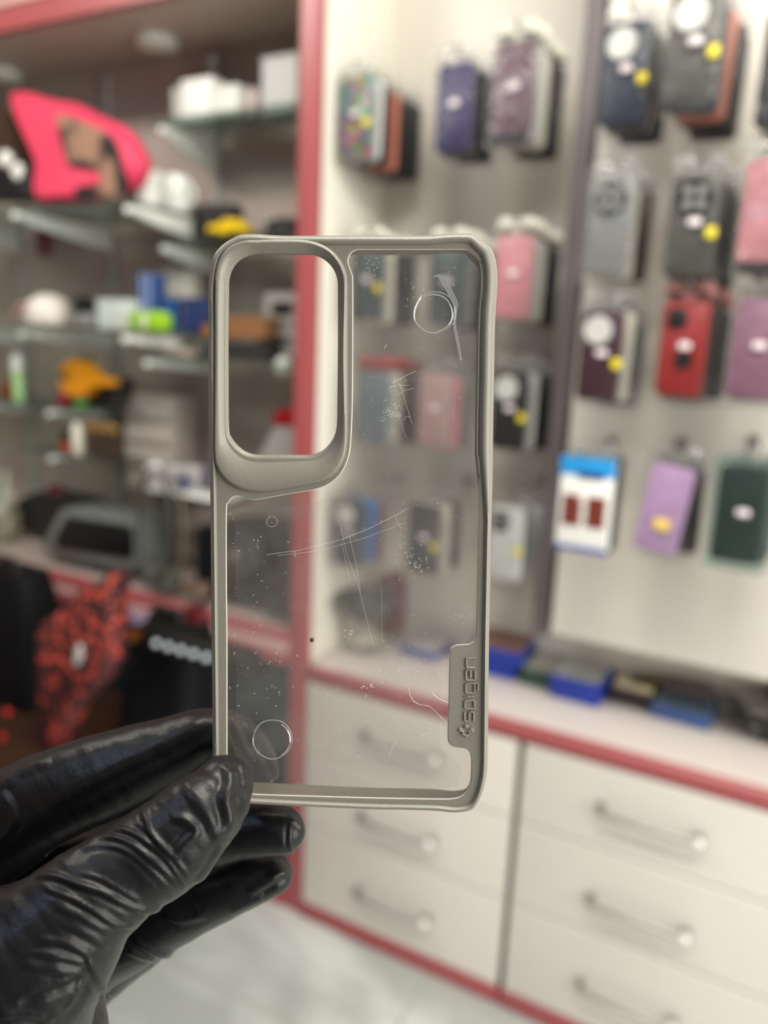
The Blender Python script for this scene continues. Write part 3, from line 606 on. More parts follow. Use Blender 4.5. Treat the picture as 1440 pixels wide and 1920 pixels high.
# middle section
pack(668, 222, YM, pat, 'multicoloured patterned phone case, first of the thick stack beside the post',
     [(white_c, 'white phone case directly behind the multicoloured patterned one'), (dk, 'black phone case behind the white one in the thick stack'), (orange_c, 'coral phone case in the thick stack beside the post')]
     + behind(dk, 3, 'black phone case at the back of the thick stack beside the post'), WM, yellow=True, hooklab='hook carrying the thick stack beside the post', step=.03)
pack(852, 203, YM, nav, 'plain dark purple phone case with a small round sticker', behind(dk, 3, 'black phone case behind the dark purple one'), WM, hooklab='hook carrying the dark purple case', step=.03, sc=1.02)
pack(962, 172, YM, maroon, 'maroon phone case with black foot strip in the top row', [(white_c, 'white phone case directly behind the maroon one'), (cream_c, 'cream phone case behind the maroon one')] + behind(dk, 2, 'black phone case at the back of the maroon stack'), WM, kind='plain', foot=dk, hooklab='hook carrying the maroon top-row case', step=.032, sc=1.08, wrap=wrap_b, tabm=cream_c)
pack(690, 530, YM, teal, 'dark teal phone case with yellow sticker seen through the clear pane', [(cream_c, 'cream-edged phone case behind the dark teal one')] + behind(dk, 2, 'black phone case behind the cream-edged one'), WM, kind='plain', yellow=True, tabm=cream_c, hooklab='hook carrying the dark teal case nearest the post')
pack(838, 535, YM, teal, 'plain dark teal phone case in the middle of the second row', [(grey_c, 'grey phone case behind the plain dark teal one')] + behind(dk, 2, 'black phone case behind the grey one'), WM, tabm=cream_c, hooklab='hook carrying the plain dark teal case')
pack(962, 520, YM, pinkc, 'plain pink phone case on a pale hang card right of the held case', [(white_c, 'white phone case behind the plain pink one'), (cream_c, 'pale phone case behind the plain pink one')] + behind(dk, 2, 'black phone case at the back of the pink stack'), WM, kind='plain', wrap=wrap_b, tabm=cream_c, hooklab='hook carrying the plain pink case', step=.03)
pack(700, 765, YM, mat('case_blue_grey', (.13, .17, .21), .4), 'blue-grey phone case with a red hang card', [(cream_c, 'cream phone case behind the blue-grey one')] + behind(dk, 2, 'black phone case at the back of the blue-grey stack'), WM, sticker=False, tabm=redc, hooklab='hook carrying the blue-grey case with red card')
pack(815, 770, YM, mat('case_dusty_pink', (.46, .29, .28), .4), 'dusty pink phone case seen through the clear pane', [(pinkc, 'pale pink phone case behind the dusty pink one')] + behind(grey_c, 1, 'grey phone case behind the pale pink one'), WM, hooklab='hook carrying the dusty pink case')
pack(955, 770, YM, dk, 'black phone case with white round insert and yellow sticker right of the held case', [(white_c, 'white phone case behind the black one with the white insert')] + behind(dk, 3, 'black phone case at the back of the white-insert stack'), WM, kind='disc', yellow=True, hooklab='hook carrying the black case right of the held case')
pack(655, 1000, YM, dnavy, 'navy phone case with a white round insert seen through the clear pane', [(bluec, 'bright blue phone case behind the navy one')] + behind(mauve, 1, 'mauve phone case behind the bright blue one'), WM, kind='disc', hooklab='hook carrying the navy case beside the post')
pack(795, 1010, YM, dk, 'black phone case with a yellow sticker in the bottom row, middle', [(cream_c, 'cream phone case behind the black one with a yellow sticker')] + behind(dk, 1, 'black phone case behind the cream one in the bottom row'), WM, yellow=True, hooklab='hook carrying the black case of the bottom row')
pack(948, 1018, YM, white_c, 'white phone case with black camera frame and yellow sticker', [(grey_c, 'grey phone case behind the white one with black camera frame')] + behind(white_c, 1, 'pale phone case behind the grey one'), WM, kind='square', yellow=True, sticker=False, hooklab='hook carrying the white case with black camera')
# right section
pack(1172, 140, YR, dnavy, 'black-blue phone case with white disc and yellow sticker in the top row', behind(dk, 3, 'black phone case behind the black-blue one with a disc'), BM, kind='disc', yellow=True, hooklab='hook carrying the black-blue case in the top row')
pack(1300, 90, 1.34, gren, 'large grey-green phone case with white disc, top row', [(dnavy, 'dark blue phone case hanging lower behind the large grey-green one'), (orange_c, 'coral phone case behind the large grey-green one')] + behind(dk, 3, 'black phone case at the back of the large grey-green stack'), BM, kind='disc', yellow=True, foot=dk, hooklab='hook carrying the large grey-green case', sc=.97)
pack(1478, 130, 1.36, dk, 'black phone case with cream card cut off by the right edge, top row', behind(cream_c, 2, 'cream card pack behind the case at the top right edge'), BM, hooklab='hook at the top right edge')
pack(1142, 425, YR, grey_c, 'clear grey phone case with round camera ring in crinkled wrap', [(cream_c, 'cream phone case behind the clear grey one')] + behind(darkbrown, 2, 'dark brown phone case behind the clear grey one'), BM, kind='round', sticker=False, wrap=wrap_b, hooklab='hook carrying the clear grey case')
pack(1298, 425, YR - .02, gren, 'grey-green phone case with black camera ring, second row', behind(dk, 4, 'black phone case behind the grey-green one with camera ring'), BM, kind='round', yellow=True, hooklab='hook carrying the second-row grey-green case')
pack(1440, 400, YR - .03, rose, 'shiny pink phone case cut off by the right edge', behind(dk, 3, 'black phone case behind the shiny pink one'), BM, sticker=False, wrap=wrap_b, foot=dk, hooklab='hook carrying the shiny pink case')
pack(1126, 668, YR, mat('case_dark_maroon', (.055, .02, .03), .3), 'dark maroon phone case with white disc and yellow sticker, third row', [(cream_c, 'cream phone case behind the dark maroon one')] + behind(grey_c, 2, 'grey phone case behind the dark maroon one'), BM, kind='disc', yellow=True, hooklab='hook carrying the dark maroon case')
pack(1280, 655, YR, redc, 'bright red phone case with dark finger ring', behind(dk, 4, 'black phone case behind the bright red one'), BM, kind='ring', hooklab='hook carrying the bright red case', tabm=mat('red_white_card', (.5, .22, .2), .5))
pack(1418, 655, YR - .02, mauve, 'mauve phone case cut off by the right edge, third row', behind(grey_c, 2, 'grey phone case behind the mauve one'), BM, hooklab='hook carrying the mauve case')
f = pack(1245, 955, YR, lilac, 'lilac phone case with a yellow patch, bottom row', behind(dk, 3, 'black phone case behind the lilac one'), BM, sticker=False, tilt=math.radians(7), hooklab='hook carrying the lilac case', step=.026)
part('yellow_patch', pk_mesh('ysk', m_ysk), mat('soft_yellow', (.75, .52, .12), .4), f, (.004, -.0135, -.026), 'plain yellow patch', (1.8, 1, 1.2))
pack(1388, 965, YR - .02, dgreen, 'black-green phone case in a greenish wrap, bottom row at the right edge', behind(dk, 2, 'black phone case behind the black-green one') + [(teal, 'teal phone case at the back of the black-green stack')], BM, tilt=0, hooklab='hook carrying the black-green case', sc=1.0, wrap=clear('teal_wrap', (.80, .90, .88), .04, .1, .06, (.3, .42, .4), .6, 40))
# blue and white retail carton hanging at the bottom left of the right section
c = onY(1098, 945, YR); t = thing('retail_box', 'white and blue retail carton with two brown pictures, bottom row', 'box', (c.x, YR, c.z), (0, 0, 0))
MB().slab(.094, .168, .022, .003, .001).build('carton', whitecard, t)
MB().box((0, -.0115, .070), (.098, .0016, .034), .0004).build('blue_panel', mat('sky_blue', (.02, .27, .62), .35), t, label='sky blue top panel')
MB().slab(.050, .013, .0016, .006, .0003, (.008, -.0128, .055)).build('dark_oval', mat('ink_oval', (.02, .06, .22), .35), t)
for s_ in (-1, 1): MB().box((s_*.022, -.0115, -.012), (.034, .0016, .058), .0004).build('picture', mat('brown_picture', (.15, .03, .02), .35), t, label='brown picture')
MB().box((0, -.0115, -.083), (.098, .0016, .009), .0004).build('blue_strip', navy_m, t)
MB().slab(.014, .014, .0012, .006, .0003, (-.002, -.0128, .008)).build('round_label', sticker_m, t)
part('hang_tab', pk_mesh('tab', m_tab), wrap_b, t, (0, .002, .098))
hk = part('display_hook', pk_mesh('hook', m_hook), metal, None, (c.x, BM, c.z + .10)); hk.scale = (1, .5, 1); tag(hk, 'hook carrying the white and blue retail carton', 'hook')
for k in range(2):
    tt = thing('retail_box', ('first', 'second')[k] + ' dark carton hanging behind the white and blue one', 'box', (c.x + .002, YR + .027 + .026*k, c.z - .003), (0, 0, 0), 'dark cartons behind the white and blue one')
    MB().slab(.096, .172, .022, .003, .001).build('carton', dk, tt); part('hang_tab', pk_mesh('tab', m_tab), wrap_b, tt, (0, .002, .096))

# ------------------------------------------------------------------ boxes on the counter
def flatbox(px, py, w, d, h, col, topcol, lab, rz=0., z=ZC, cat='box'):
    p = onZ(px, py, z); t = thing('accessory_box', lab, cat, (p.x, p.y, z + .0005), (0, 0, rz))
    MB().box((0, d/2, h/2), (w, d, h), .002).build('body', col, t)
    MB().box((0, d/2, h + .0005), (w*.92, d*.94, .002), .0005).build('top_panel', topcol, t)
    return t
bx = mat('royal_blue_box', (.01, .035, .30), .3); gtop = mat('grey_glossy_print', (.42, .44, .42), .15, vary=.25, vscale=30)
flatbox(915, 1266, .13, .15, .035, bx, mat('navy_dark', (.02, .02, .10), .3), 'blue box, lowest of the two stacked beside the held case')
p = onZ(925, 1268, ZC); t = thing('accessory_box', 'blue box with brown pictured lid stacked on another blue box', 'box', (p.x + .004, p.y - .004, ZC + .040), (0, 0, .05))
MB().box((0, .07, .017), (.13, .15, .034), .002).build('body', bx, t); MB().box((0, .07, .0345), (.12, .14, .002), .0005).build('top_panel', mat('brown_print_top', (.28, .14, .11), .3, vary=.6, vscale=30), t)
flatbox(1006, 1289, .085, .14, .042, mat('dark_green_box', (.02, .06, .04), .35), mat('sage_top', (.42, .42, .35), .3), 'dark green box with a pale sage top on the counter')
flatbox(1074, 1316, .115, .13, .054, bx, gtop, 'royal blue box with glossy grey top in front on the counter', rz=-.02)
flatbox(1176, 1324, .10, .125, .024, mat('black_box', (.02, .02, .022), .3), mat('dark_print', (0,0,0)), 'black flat box right of the glossy royal blue box', rz=-.04)
t = flatbox(1182, 1318, .085, .055, .014, mat('cream_box', (.62, .55, .36), .4), mat('cream_box', (0,0,0)), 'cream flat box lying on the black flat box', rz=-.04); t.location.z += .0275; t.location.y += .004
t = flatbox(1205, 1300, .06, .05, .014, mat('olive_dark', (.06, .06, .05), .35), yellow_m, 'small olive box with yellow top behind the cream flat box'); t.location.z += .0275; t.location.y = 1.745
flatbox(1272, 1356, .125, .13, .030, mat('slate_blue_box', (.04, .09, .26), .3), mat('slate_print', (.14, .20, .27), .25, vary=.5, vscale=40), 'slate blue flat box right of the cream one', rz=-.06)
t = flatbox(1280, 1348, .10, .06, .03, mat('dark_grey_box', (.05, .05, .055), .35), mat('dark_print', (0,0,0)), 'dark grey box lying at the back of the slate blue box'); t.location.z += .0335; t.location.y = 1.735
flatbox(780, 1232, .10, .12, .020, bx, mat('pale_top', (.45, .44, .42), .3), 'small blue box on the counter seen through the clear pane', rz=-.1)
t = thing('clear_bundle', 'crumpled clear plastic packs at the right end of the counter', 'packaging', tuple(onZ(1385, 1372, ZC)))
random.seed(3)
for k in range(8):
    M_ = Matrix.Translation((random.uniform(-.005, .13), .05 + random.uniform(-.02, .05), .016 + .009*k)) @ Matrix.Rotation(random.uniform(-.5, .5), 4, 'Z') @ Matrix.Rotation(random.uniform(-.12, .12), 4, 'X')
    m = MB().box((0, 0, 0), (.10, .15, .010), .003, M_)
    m.build('plastic_pack', [clear('clear_pack', (.85, .87, .84), .25, .1, .15, (.5, .5, .46), .8, 40), soft_black, MATS['clear_pack'] if 'clear_pack' in MATS else bag_m][k % 3], t)
t = thing('bowl', 'dark oval bowl on a pale stand seen through the clear pane', 'bowl', tuple(onY(685, 1130, 1.64)))
MB().lathe([(.02, -.05), (.055, -.03), (.075, .005), (.078, .016), (.07, .012), (.05, -.02)], 32).build('dish', mat('bowl_dark', (.07, .08, .075), .3), t)
MB().lathe([(.05, -.095), (.045, -.088), (.022, -.075), (.02, -.048)], 28).build('foot', mat('bowl_foot', (.33, .30, .25), .35), t)
tag(outline([(705,1085),(735,1075),(750,1100),(745,1190),(715,1190)], 1.72, .05, .004).build('maroon_box', mat('dull_maroon', (.14, .05, .06), .4)), 'dull maroon box behind the dark bowl', 'box')

# ==================================================================== the held phone case
D0 = 0.205
slope = 0.078                                   # the lower end leans away from the camera
def cp(px, py):                                 # pixel on the case's back plane -> local (u, v)
    X, Yd = (px - 720) / F, (py - 960) / F
    d = (D0 + slope * (0 - (980 - 960) / F * D0)) / (1 - slope * Yd)
    x, y = X * d, Yd * d
    return x, y, d
o_ = np.array(cp(655, 980)); u_ = np.array([1., 0, 0]); v_ = np.array([0, -1., -slope]); v_ /= np.linalg.norm(v_)
n_ = np.cross(u_, v_)                            # points to the camera (z negative)
if n_[2] > 0: n_ = -n_
def uv(px, py):
    q = np.array(cp(px, py)) - o_; return (q @ u_, q @ v_)
CM = np.eye(4); CM[:3, 0] = RM @ u_; CM[:3, 1] = RM @ v_; CM[:3, 2] = RM @ n_; CM[:3, 3] = RM @ o_
PX = D0 / F                                      # one picture pixel in metres on the case
held = thing('phone_bumper_case', 'grey-framed phone case with a scratched clear back held up by the glove', 'phone case')
held.matrix_world = Matrix([list(r) for r in CM])

tpu = mat('grey_tpu', (.20, .19, .158), .38, bump=.04, bscale=900)
pane_m = clear('clear_pane', (.93, .92, .91), .01, .12, .075, (.62, .60, .58), .05, 30, .35, fres=.25)
film_m = clear('clear_film', (.98, .98, .98), .0, .2, .03, (.7, .7, .72), .0, 30, .6, fres=.1)

OUT = [(450,436),(480,435),(510,437),(540,438),(600,438),(700,438),(800,438),(835,435),(862,434),(886,434),(897,440),(910,450),(924,463),(931,480),(935,505),(935,540),(931,600),(929,700),(927,800),(926,900),(923,1000),(921,1100),(919,1200),(918,1300),(917,1400),(916,1440),(912,1468),(903,1498),(890,1518),(872,1525),(850,1527),(820,1524),(760,1522),(700,1521),(600,1517),(500,1512),(440,1508),(415,1500),(400,1478),(396,1440),(396,1400),(395,1300),(394,1200),(393,1100),(392,1000),(391,900),(389,800),(388,700),(388,600),(387,560),(388,530),(392,500),(397,478),(408,462),(422,450),(436,442)]
OUTL = smooth_closed([uv(*p) for p in OUT], 420)
def normals(P):
    T = np.roll(P, -1, 0) - np.roll(P, 1, 0); T /= np.linalg.norm(T, axis=1)[:, None]
    Nn = np.stack([T[:, 1], -T[:, 0]], 1); c = P.mean(0)
    if np.sum((P - c) * Nn) < 0: Nn = -Nn
    for _ in range(6): Nn = (np.roll(Nn, 1, 0) + Nn + np.roll(Nn, -1, 0)); Nn /= np.linalg.norm(Nn, axis=1)[:, None]
    return Nn
NO = normals(OUTL)
YP = 980 - OUTL[:, 1] / PX                       # picture height along the rim
WB = (16 + 12 * np.clip(NO[:, 0], 0, 1) * np.clip((960 - YP) / 110, -.15, 1) + 5 * np.clip(NO[:, 1], 0, 1)) * PX      # bumper width round the edge
def ring_at(frac, z, extra=0.0): return [(p[0] - n[0] * (w * frac + extra), p[1] - n[1] * (w * frac + extra), z) for p, n, w in zip(OUTL, NO, WB)]
mmm = .001
bump_r = MB().loft([ring_at(1.0, -1.2*mmm, .0010), ring_at(1.0, -.15*mmm, .0006), ring_at(1.0, -.30*mmm), ring_at(.93, .1*mmm), ring_at(.84, .75*mmm), ring_at(.70, 1.0*mmm), ring_at(.48, .8*mmm), ring_at(.24, .05*mmm), ring_at(.08, -1.0*mmm), ring_at(0, -2.4*mmm), ring_at(-.02, -5*mmm), ring_at(.02, -8.2*mmm), ring_at(.2, -9.2*mmm), ring_at(.6, -10.2*mmm), ring_at(1.0, -9.8*mmm), ring_at(1.0, -5*mmm), ring_at(1.0, -1.2*mmm, .0010)], cap=False)
bump_r.build('bumper', tpu, held, smooth=60)

PANE = [(652,487),(656,476),(664,469),(676,467),(700,467),(780,467),(866,467),(880,471),(892,480),(901,494),(906,508),(905,600),(903,700),(901,800),(899,900),(897,1000),(895,1100),(893,1185),(891,1198),(885,1206),(875,1209),(857,1210),(848,1214),(844,1224),(842,1300),(840,1380),(843,1393),(850,1400),(862,1402),(874,1404),(881,1410),(884,1422),(884,1440),(883,1462),(878,1480),(868,1492),(852,1498),(820,1499),(700,1497),(560,1493),(470,1490),(445,1487),(432,1478),(426,1460),(425,1400),(425,1200),(424,1100),(424,960),(427,944),(434,933),(446,929),(458,932),(472,936),(490,935),(512,931),(540,926),(590,917),(618,906),(638,888),(651,862),(657,830),(660,760),(661,650),(661,530),(658,510),(653,496)]
PN = smooth_closed([uv(*p) for p in PANE], 520)
RING = [(403,540),(405,510),(413,484),(430,463),(455,452),(485,450),(530,449),(570,450),(598,456),(622,469),(640,490),(650,515),(652,545),(652,650),(652,780),(651,830),(645,862),(628,889),(604,903),(570,911),(530,918),(500,922),(470,922),(445,915),(424,901),(409,880),(403,855),(402,780),(402,650)]
HOLE = [(427,545),(428,520),(436,498),(452,482),(474,474),(500,473),(560,473),(584,474),(606,483),(622,498),(631,518),(633,545),(633,650),(632,750),(631,796),(626,818),(614,836),(598,848),(578,853),(530,853),(484,853),(463,849),(446,838),(433,822),(427,800),(426,700),(426,620)]
RG = smooth_closed([uv(*p) for p in RING], 300); HL = smooth_closed([uv(*p) for p in HOLE], 300)

# flat frame plate with its openings, filled as a 2D curve
def plate(name, loops, z0, z1, m, parent, bev=.0002):
    cu = bpy.data.curves.new(name, 'CURVE'); cu.dimensions = '2D'; cu.fill_mode = 'BOTH'
    for P in loops:
        sp = cu.splines.new('POLY'); sp.points.add(len(P) - 1); sp.use_cyclic_u = True
        for q, p in zip(sp.points, P): q.co = (p[0], p[1], 0, 1)
    cu.extrude = (z1 - z0) / 2 - bev; cu.bevel_depth = bev; cu.bevel_resolution = 2; cu.offset = -bev
    o = bpy.data.objects.new(name + '_tmp', cu); COL.objects.link(o)
    dg = bpy.context.evaluated_depsgraph_get(); me = bpy.data.meshes.new_from_object(o.evaluated_get(dg)); me.name = name
    bpy.data.objects.remove(o); bpy.data.curves.remove(cu)
    me.transform(Matrix.Translation((0, 0, (z0 + z1) / 2)))
    me.materials.clear(); me.materials.append(m)
    me.polygons.foreach_set('use_smooth', [True] * len(me.polygons)); me.set_sharp_from_angle(angle=math.radians(35))
    r = bpy.data.objects.new(name, me); COL.objects.link(r); r.parent = parent
    return r
inner = np.array([(p[0], p[1]) for p in ring_at(1.0, 0, -.0002)])
HLb = HL + (HL - HL.mean(0)) * .03
plate('frame_plate', [inner, PN, HLb], -.0012, 0.0, tpu, held, .00015)

# raised camera surround: crest near its outer edge, inner slope running down to the opening
NR = normals(RG); cR = RG.mean(0)
cc = np.array(uv(528, 670))
def polar(P, th):
    q = P - cc; a = np.arctan2(q[:, 1], q[:, 0]); r = np.hypot(q[:, 0], q[:, 1]); i = np.argsort(a)
    return np.interp(th, a[i], r[i], period=2 * np.pi)
TH = np.arctan2((RG - cc)[:, 1], (RG - cc)[:, 0]); ro, rh = polar(RG, TH), polar(HL, TH)
def rring(s, z): return [(cc[0] + (a + (b_ - a) * s) * math.cos(t), cc[1] + (a + (b_ - a) * s) * math.sin(t), z) for a, b_, t in zip(ro, rh, TH)]
def rring_abs(off, z): return [(cc[0] + (a - off) * math.cos(t), cc[1] + (a - off) * math.sin(t), z) for a, t in zip(ro, TH)]
rs = MB().loft([rring_abs(-.0001, -.6*mmm), rring_abs(0, 0.1*mmm), rring_abs(.0002, .9*mmm), rring_abs(.0006, 1.45*mmm), rring_abs(.0011, 1.6*mmm), rring(.45, 1.25*mmm), rring(.62, .75*mmm), rring(.78, .1*mmm), rring(.92, -.6*mmm), rring(1.0, -1.1*mmm), rring(1.01, -1.8*mmm), rring(.97, -2.0*mmm), rring(.5, -1.6*mmm), rring_abs(-.0001, -.6*mmm)], cap=False)
rs.build('camera_surround', tpu, held, smooth=60)

plate('clear_back', [PN * 1.0 + normals(PN) * .0004], -.0011, -.0004, pane_m, held, .0001)
FL = smooth_closed([uv(*p) for p in [(672,490),(720,492),(800,494),(850,500),(885,515),(886,560),(884,800),(880,1000),(874,1190),(835,1205),(826,1300),(826,1395),(850,1420),(864,1440),(860,1462),(840,1478),(600,1474),(470,1470),(443,1455),(443,1200),(441,980),(450,952),(520,952),(600,938),(650,905),(680,850),(684,700),(680,560)]], 300)
plate('clear_film', [FL], -.00035, -.00028, film_m, held, .00002)
tip_m = mat('bright_edge', (.72, .70, .64), .2)
MB().tube([(p[0], p[1], -.0003) for p in list(PN) + [PN[0]]], .00013, 6, cap=False).build('pane_edge', tip_m, held, label='thin bright edge line')

# raised brand lettering on the grey tab, read from bottom to top
def LP(x, y): a, b_ = uv(680 + x / 4.966, 1180 + y / 4.966); return (a, b_, .0002)
LET = {
 'n': [[(1047,265),(985,265),(966,272),(964,290),(964,335),(968,352),(985,355),(1047,355)]],
 'e': [[(1003,400),(1003,452),(1003,460),(1038,458),(1045,440),(1045,400),(1043,410),(1045,380),(1030,374),(975,374),(962,382),(962,455),(972,468),(1000,470)]],
 'g': [[(1040,500),(968,500),(957,510),(957,580),(968,590),(1030,590),(1040,580),(1040,500),(1072,500),(1072,568)]],
 'i': [[(968,624),(1042,624)], [(946,624),(951,624)]],
 'p': [[(1068,736),(960,736),(950,728),(950,668),(960,658),(1030,658),(1038,668),(1038,720)]],
 's': [[(950,852),(950,775),(960,764),(985,764),(995,774),(1000,845),(1030,852),(1030,770)]],
}
LET['e'] = [[(1003,452),(1003,398),(1036,398),(1045,390),(1045,462),(1035,470),(970,470),(960,462),(960,388),(970,376),(1000,376)]]
LET['e'] = [[(1045,384),(1045,464),(1036,471),(970,471),(960,463),(960,388),(968,378),(1002,378),(1002,445)]]
LET['s'] = [[(948,768),(948,842),(956,852),(982,852),(990,844),(990,776),(998,766),(1026,766),(1033,774),(1033,852)]]
lm = MB()
for k, ss in LET.items():
    for s_ in ss: lm.tube([LP(*q) for q in s_], .00026, 8)
lm.build('raised_lettering', tpu, held, label='raised lettering reading spigen')
em = MB()
em.tube([LP(912, 932), LP(935, 950), LP(926, 968), LP(948, 980), LP(964, 992), LP(982, 980), LP(1000, 965), LP(988, 950), LP(1014, 936)], .00036, 8)
for q, r in (((910, 934), .00062), ((1015, 938), .00062), ((963, 903), .00055), ((964, 990), .0004)):
    c = LP(*q); em.lathe([(r, -.0002), (r, .0001), (r * .8, .0003), (r * .3, .0004)], 16, Matrix.Translation(c))
em.build('raised_emblem', tpu, held, label='raised split-arrow emblem')

# adhesive rings, curl of film, scratches and dust on the clear back
edge_m = clear('glue_line', (.95, .97, .98), .35, .12, .30, (.92, .92, .92))
def ringp(cx, cy, r, n=96, sy=1.0, a0=0, a1=360, wob=0): return [(*uv(cx + (r + wob*math.sin(5*a)) * math.cos(a), cy + (r + wob*math.sin(5*a)) * sy * math.sin(a)), .00005) for a in [math.radians(a0 + (a1 - a0) * k / n) for k in range(n + 1)]]
g = MB(); g.tube(ringp(812, 588, 36, wob=.5), .00016, 8, False); g.tube(ringp(815, 586, 39, a0=-140, a1=60, wob=.5), .0001, 8); g.tube(ringp(810, 590, 33, a0=60, a1=230, wob=.8), .00009, 6)
g.build('glue_ring', edge_m, held, label='clear sticky ring near the top')
g = MB(); g.tube(ringp(511, 1386, 36.5, wob=.5), .00013, 8, False); g.tube(ringp(511, 1387, 33, a0=-60, a1=60), .00018, 8); g.build('glue_ring', edge_m, held, label='clear glue dot ring near the bottom')
g = MB().tube(ringp(510, 978, 10, 28), .00008, 6, False); g.build('glue_ring', edge_m, held, label='tiny faint ring below the camera opening')
g = MB(); P = [(815,517),(826,518),(834,530),(842,545),(850,560),(855,572),(853,590),(852,612),(858,640),(864,676)]
P = [(p[0], p[1]) for p in P]; W_ = [5, 6, 6, 6, 6, 5, 3, 2.5, 3, 1.5]
L_, R_ = [], []
for (a, b_), w in zip(P, W_): L_.append((*uv(a - w*.7, b_ + w*.3), 0)); R_.append((*uv(a + w*.7, b_ - w*.3), 0))
g.tube([(*p[:2], .0001) for p in L_], .0001, 6); g.tube([(*p[:2], .0001) for p in R_], .00012, 6)
rib = []
for l_, r_ in zip(L_, R_): rib.append([(l_[0], l_[1], 0), (r_[0], r_[1], 0), (r_[0], r_[1], .0001), (l_[0], l_[1], .0001)])
g.loft(rib); g.build('film_curl', edge_m, held, label='loose curl of clear film')
random.seed(11)
sm = MB(); scr_m = mat('scratch_white', (.62, .62, .60), .5)
def stroke(P, r): sm.tube([(*uv(*p), -.00022) for p in P], r * .001, 4)
for P, r in (([(500,1040),(560,1032),(600,1022),(640,1012),(690,992),(745,965),(765,952)], .045), ([(520,1042),(600,1033),(680,1010),(760,980)], .03), ([(637,980),(650,1040),(672,1100),(700,1210)], .03), ([(655,1005),(668,1060),(676,1110)], .03), ([(715,1100),(716,1210)], .02), ([(640,1015),(655,1085)], .025),
             ([(746,1300),(768,1240),(769,1300),(780,1318),(800,1324),(820,1340),(842,1358)], .0),
             ([(767,1288),(768,1303),(775,1315),(785,1321)], .09), ([(785,1321),(806,1325),(820,1338),(832,1350),(843,1362)], .05), ([(810,1300),(822,1310),(838,1317),(845,1321)], .10),
             ([(735,718),(780,695)], .045), ([(750,720),(773,795)], .035), ([(740,755),(762,822)], .03), ([(775,640),(779,600)], .0), ([(720,655),(723,648),(726,645)], .05), ([(745,740),(760,732),(775,728)], .03), ([(750,723),(768,722)], .03),
             ([(729,1418),(742,1390)], .05), ([(790,1380),(806,1374),(806,1366)], .04), ([(740,965),(748,985),(752,990)], .04), ([(641,1150),(660,1120)], .0)):
    if r: stroke(P, r)
def spot(cx, cy, n, sp, r0=.02, r1=.06, ln=6):
    for _ in range(n):
        x, y = random.gauss(cx, sp), random.gauss(cy, sp); a = random.uniform(0, 6.28); l_ = random.uniform(.6, ln)
        stroke([(x, y), (x + l_*math.cos(a), y + l_*math.sin(a)), (x + l_*1.4*math.cos(a + .6), y + l_*1.4*math.sin(a + .6))], random.uniform(r0, r1))
spot(737, 775, 40, 9, .02, .05, 8); spot(745, 728, 10, 8); spot(765, 1045, 40, 18, .015, .05, 5); spot(790, 1058, 16, 7, .03, .07, 5); spot(700, 500, 22, 14, .02, .05, 3); spot(655, 1190, 8, 4, .05, .09, 6)
spot(740, 985, 30, 22, .015, .04, 4); spot(780, 545, 18, 14, .02, .05, 4); spot(690, 1290, 10, 6, .05, .08, 6); spot(775, 1220, 40, 40, .02, .05, 4); spot(868, 1150, 25, 14, .02, .05, 3)
for _ in range(260):
    x, y = random.uniform(430, 890), random.uniform(480, 1470)
    if y < 940 and x < 668: continue
    if x > 835 and 1195 < y < 1415: continue
    spot(x, y, 1, 0, .02, .055, random.choice((1, 1.5, 3)))
for _ in range(60): spot(random.uniform(430, 560), random.uniform(960, 1330), 1, 3, .02, .06, 4)
so = sm.build('scratches', scr_m, held, smooth=0); so['kind'] = 'stuff'
sp_ = MB(); c = uv(585, 1200); sp_.lathe([(.0006, -.0003), (.0006, .0001), (.0003, .0003)], 10, Matrix.Translation((c[0], c[1], 0))); sp_.build('dark_speck', mat('speck', (.05, .04, .03), .6), held)

# ==================================================================== the gloved hand
def front_depth(px, py): return cp(px, py)[2]
def chain(P, n=7):
    """P: (px, py, depth, radius px) -> smooth tube of many stations with a domed tip at the end"""
    Q = np.array(P, float); k = len(Q); D = []
    for i in range(k - 1):
        p0, p1, p2, p3 = Q[max(i-1, 0)], Q[i], Q[i+1], Q[min(i+2, k-1)]
        for t in np.linspace(0, 1, n, endpoint=False):
            D.append(0.5 * (2*p1 + (p2-p0)*t + (2*p0-5*p1+4*p2-p3)*t*t + (3*p1-p0-3*p2+p3)*t**3))
    D.append(Q[-1]); pts = [np.array(atD(*d[:3])) for d in D]; rad = [d[3] * d[2] / F for d in D]
    t = pts[-1] - pts[-2]; t /= np.linalg.norm(t); r = rad[-1]; e = pts[-1].copy()
    for a in (20, 40, 60, 75, 86): pts.append(e + t * r * math.sin(math.radians(a))); rad.append(r * math.cos(math.radians(a)))
    t = pts[0] - pts[1]; t /= np.linalg.norm(t); r = rad[0]; e = pts[0].copy()
    for a in (30, 60, 85): pts.insert(0, e + t * r * math.sin(math.radians(a))); rad.insert(0, r * math.cos(math.radians(a)))
    return pts, rad
hand = MB()
def limb(P, flat=None):
    pts, rad = chain(P); hand.tube([tuple(p) for p in pts], rad, 28)
TH_ = [(-120, 2010, .190, 260), (-40, 1910, .188, 215), (40, 1820, .186, 168), (105, 1757, .185, 132), (172, 1684, .186, 102), (250, 1626, .189, 90), (316, 1583, .191, 89), (372, 1530, .1925, 80), (405, 1494, .1945, 70), (418, 1474, .196, 58)]
limb(TH_)
limb([(-200, 1700, .250, 120), (-80, 1600, .245, 102), (30, 1528, .238, 92), (130, 1480, .233, 84), (230, 1444, .230, 78), (320, 1410, .2285, 66), (385, 1382, .228, 54), (440, 1385, .228, 44), (478, 1420, .228, 38), (492, 1446, .228, 30)])
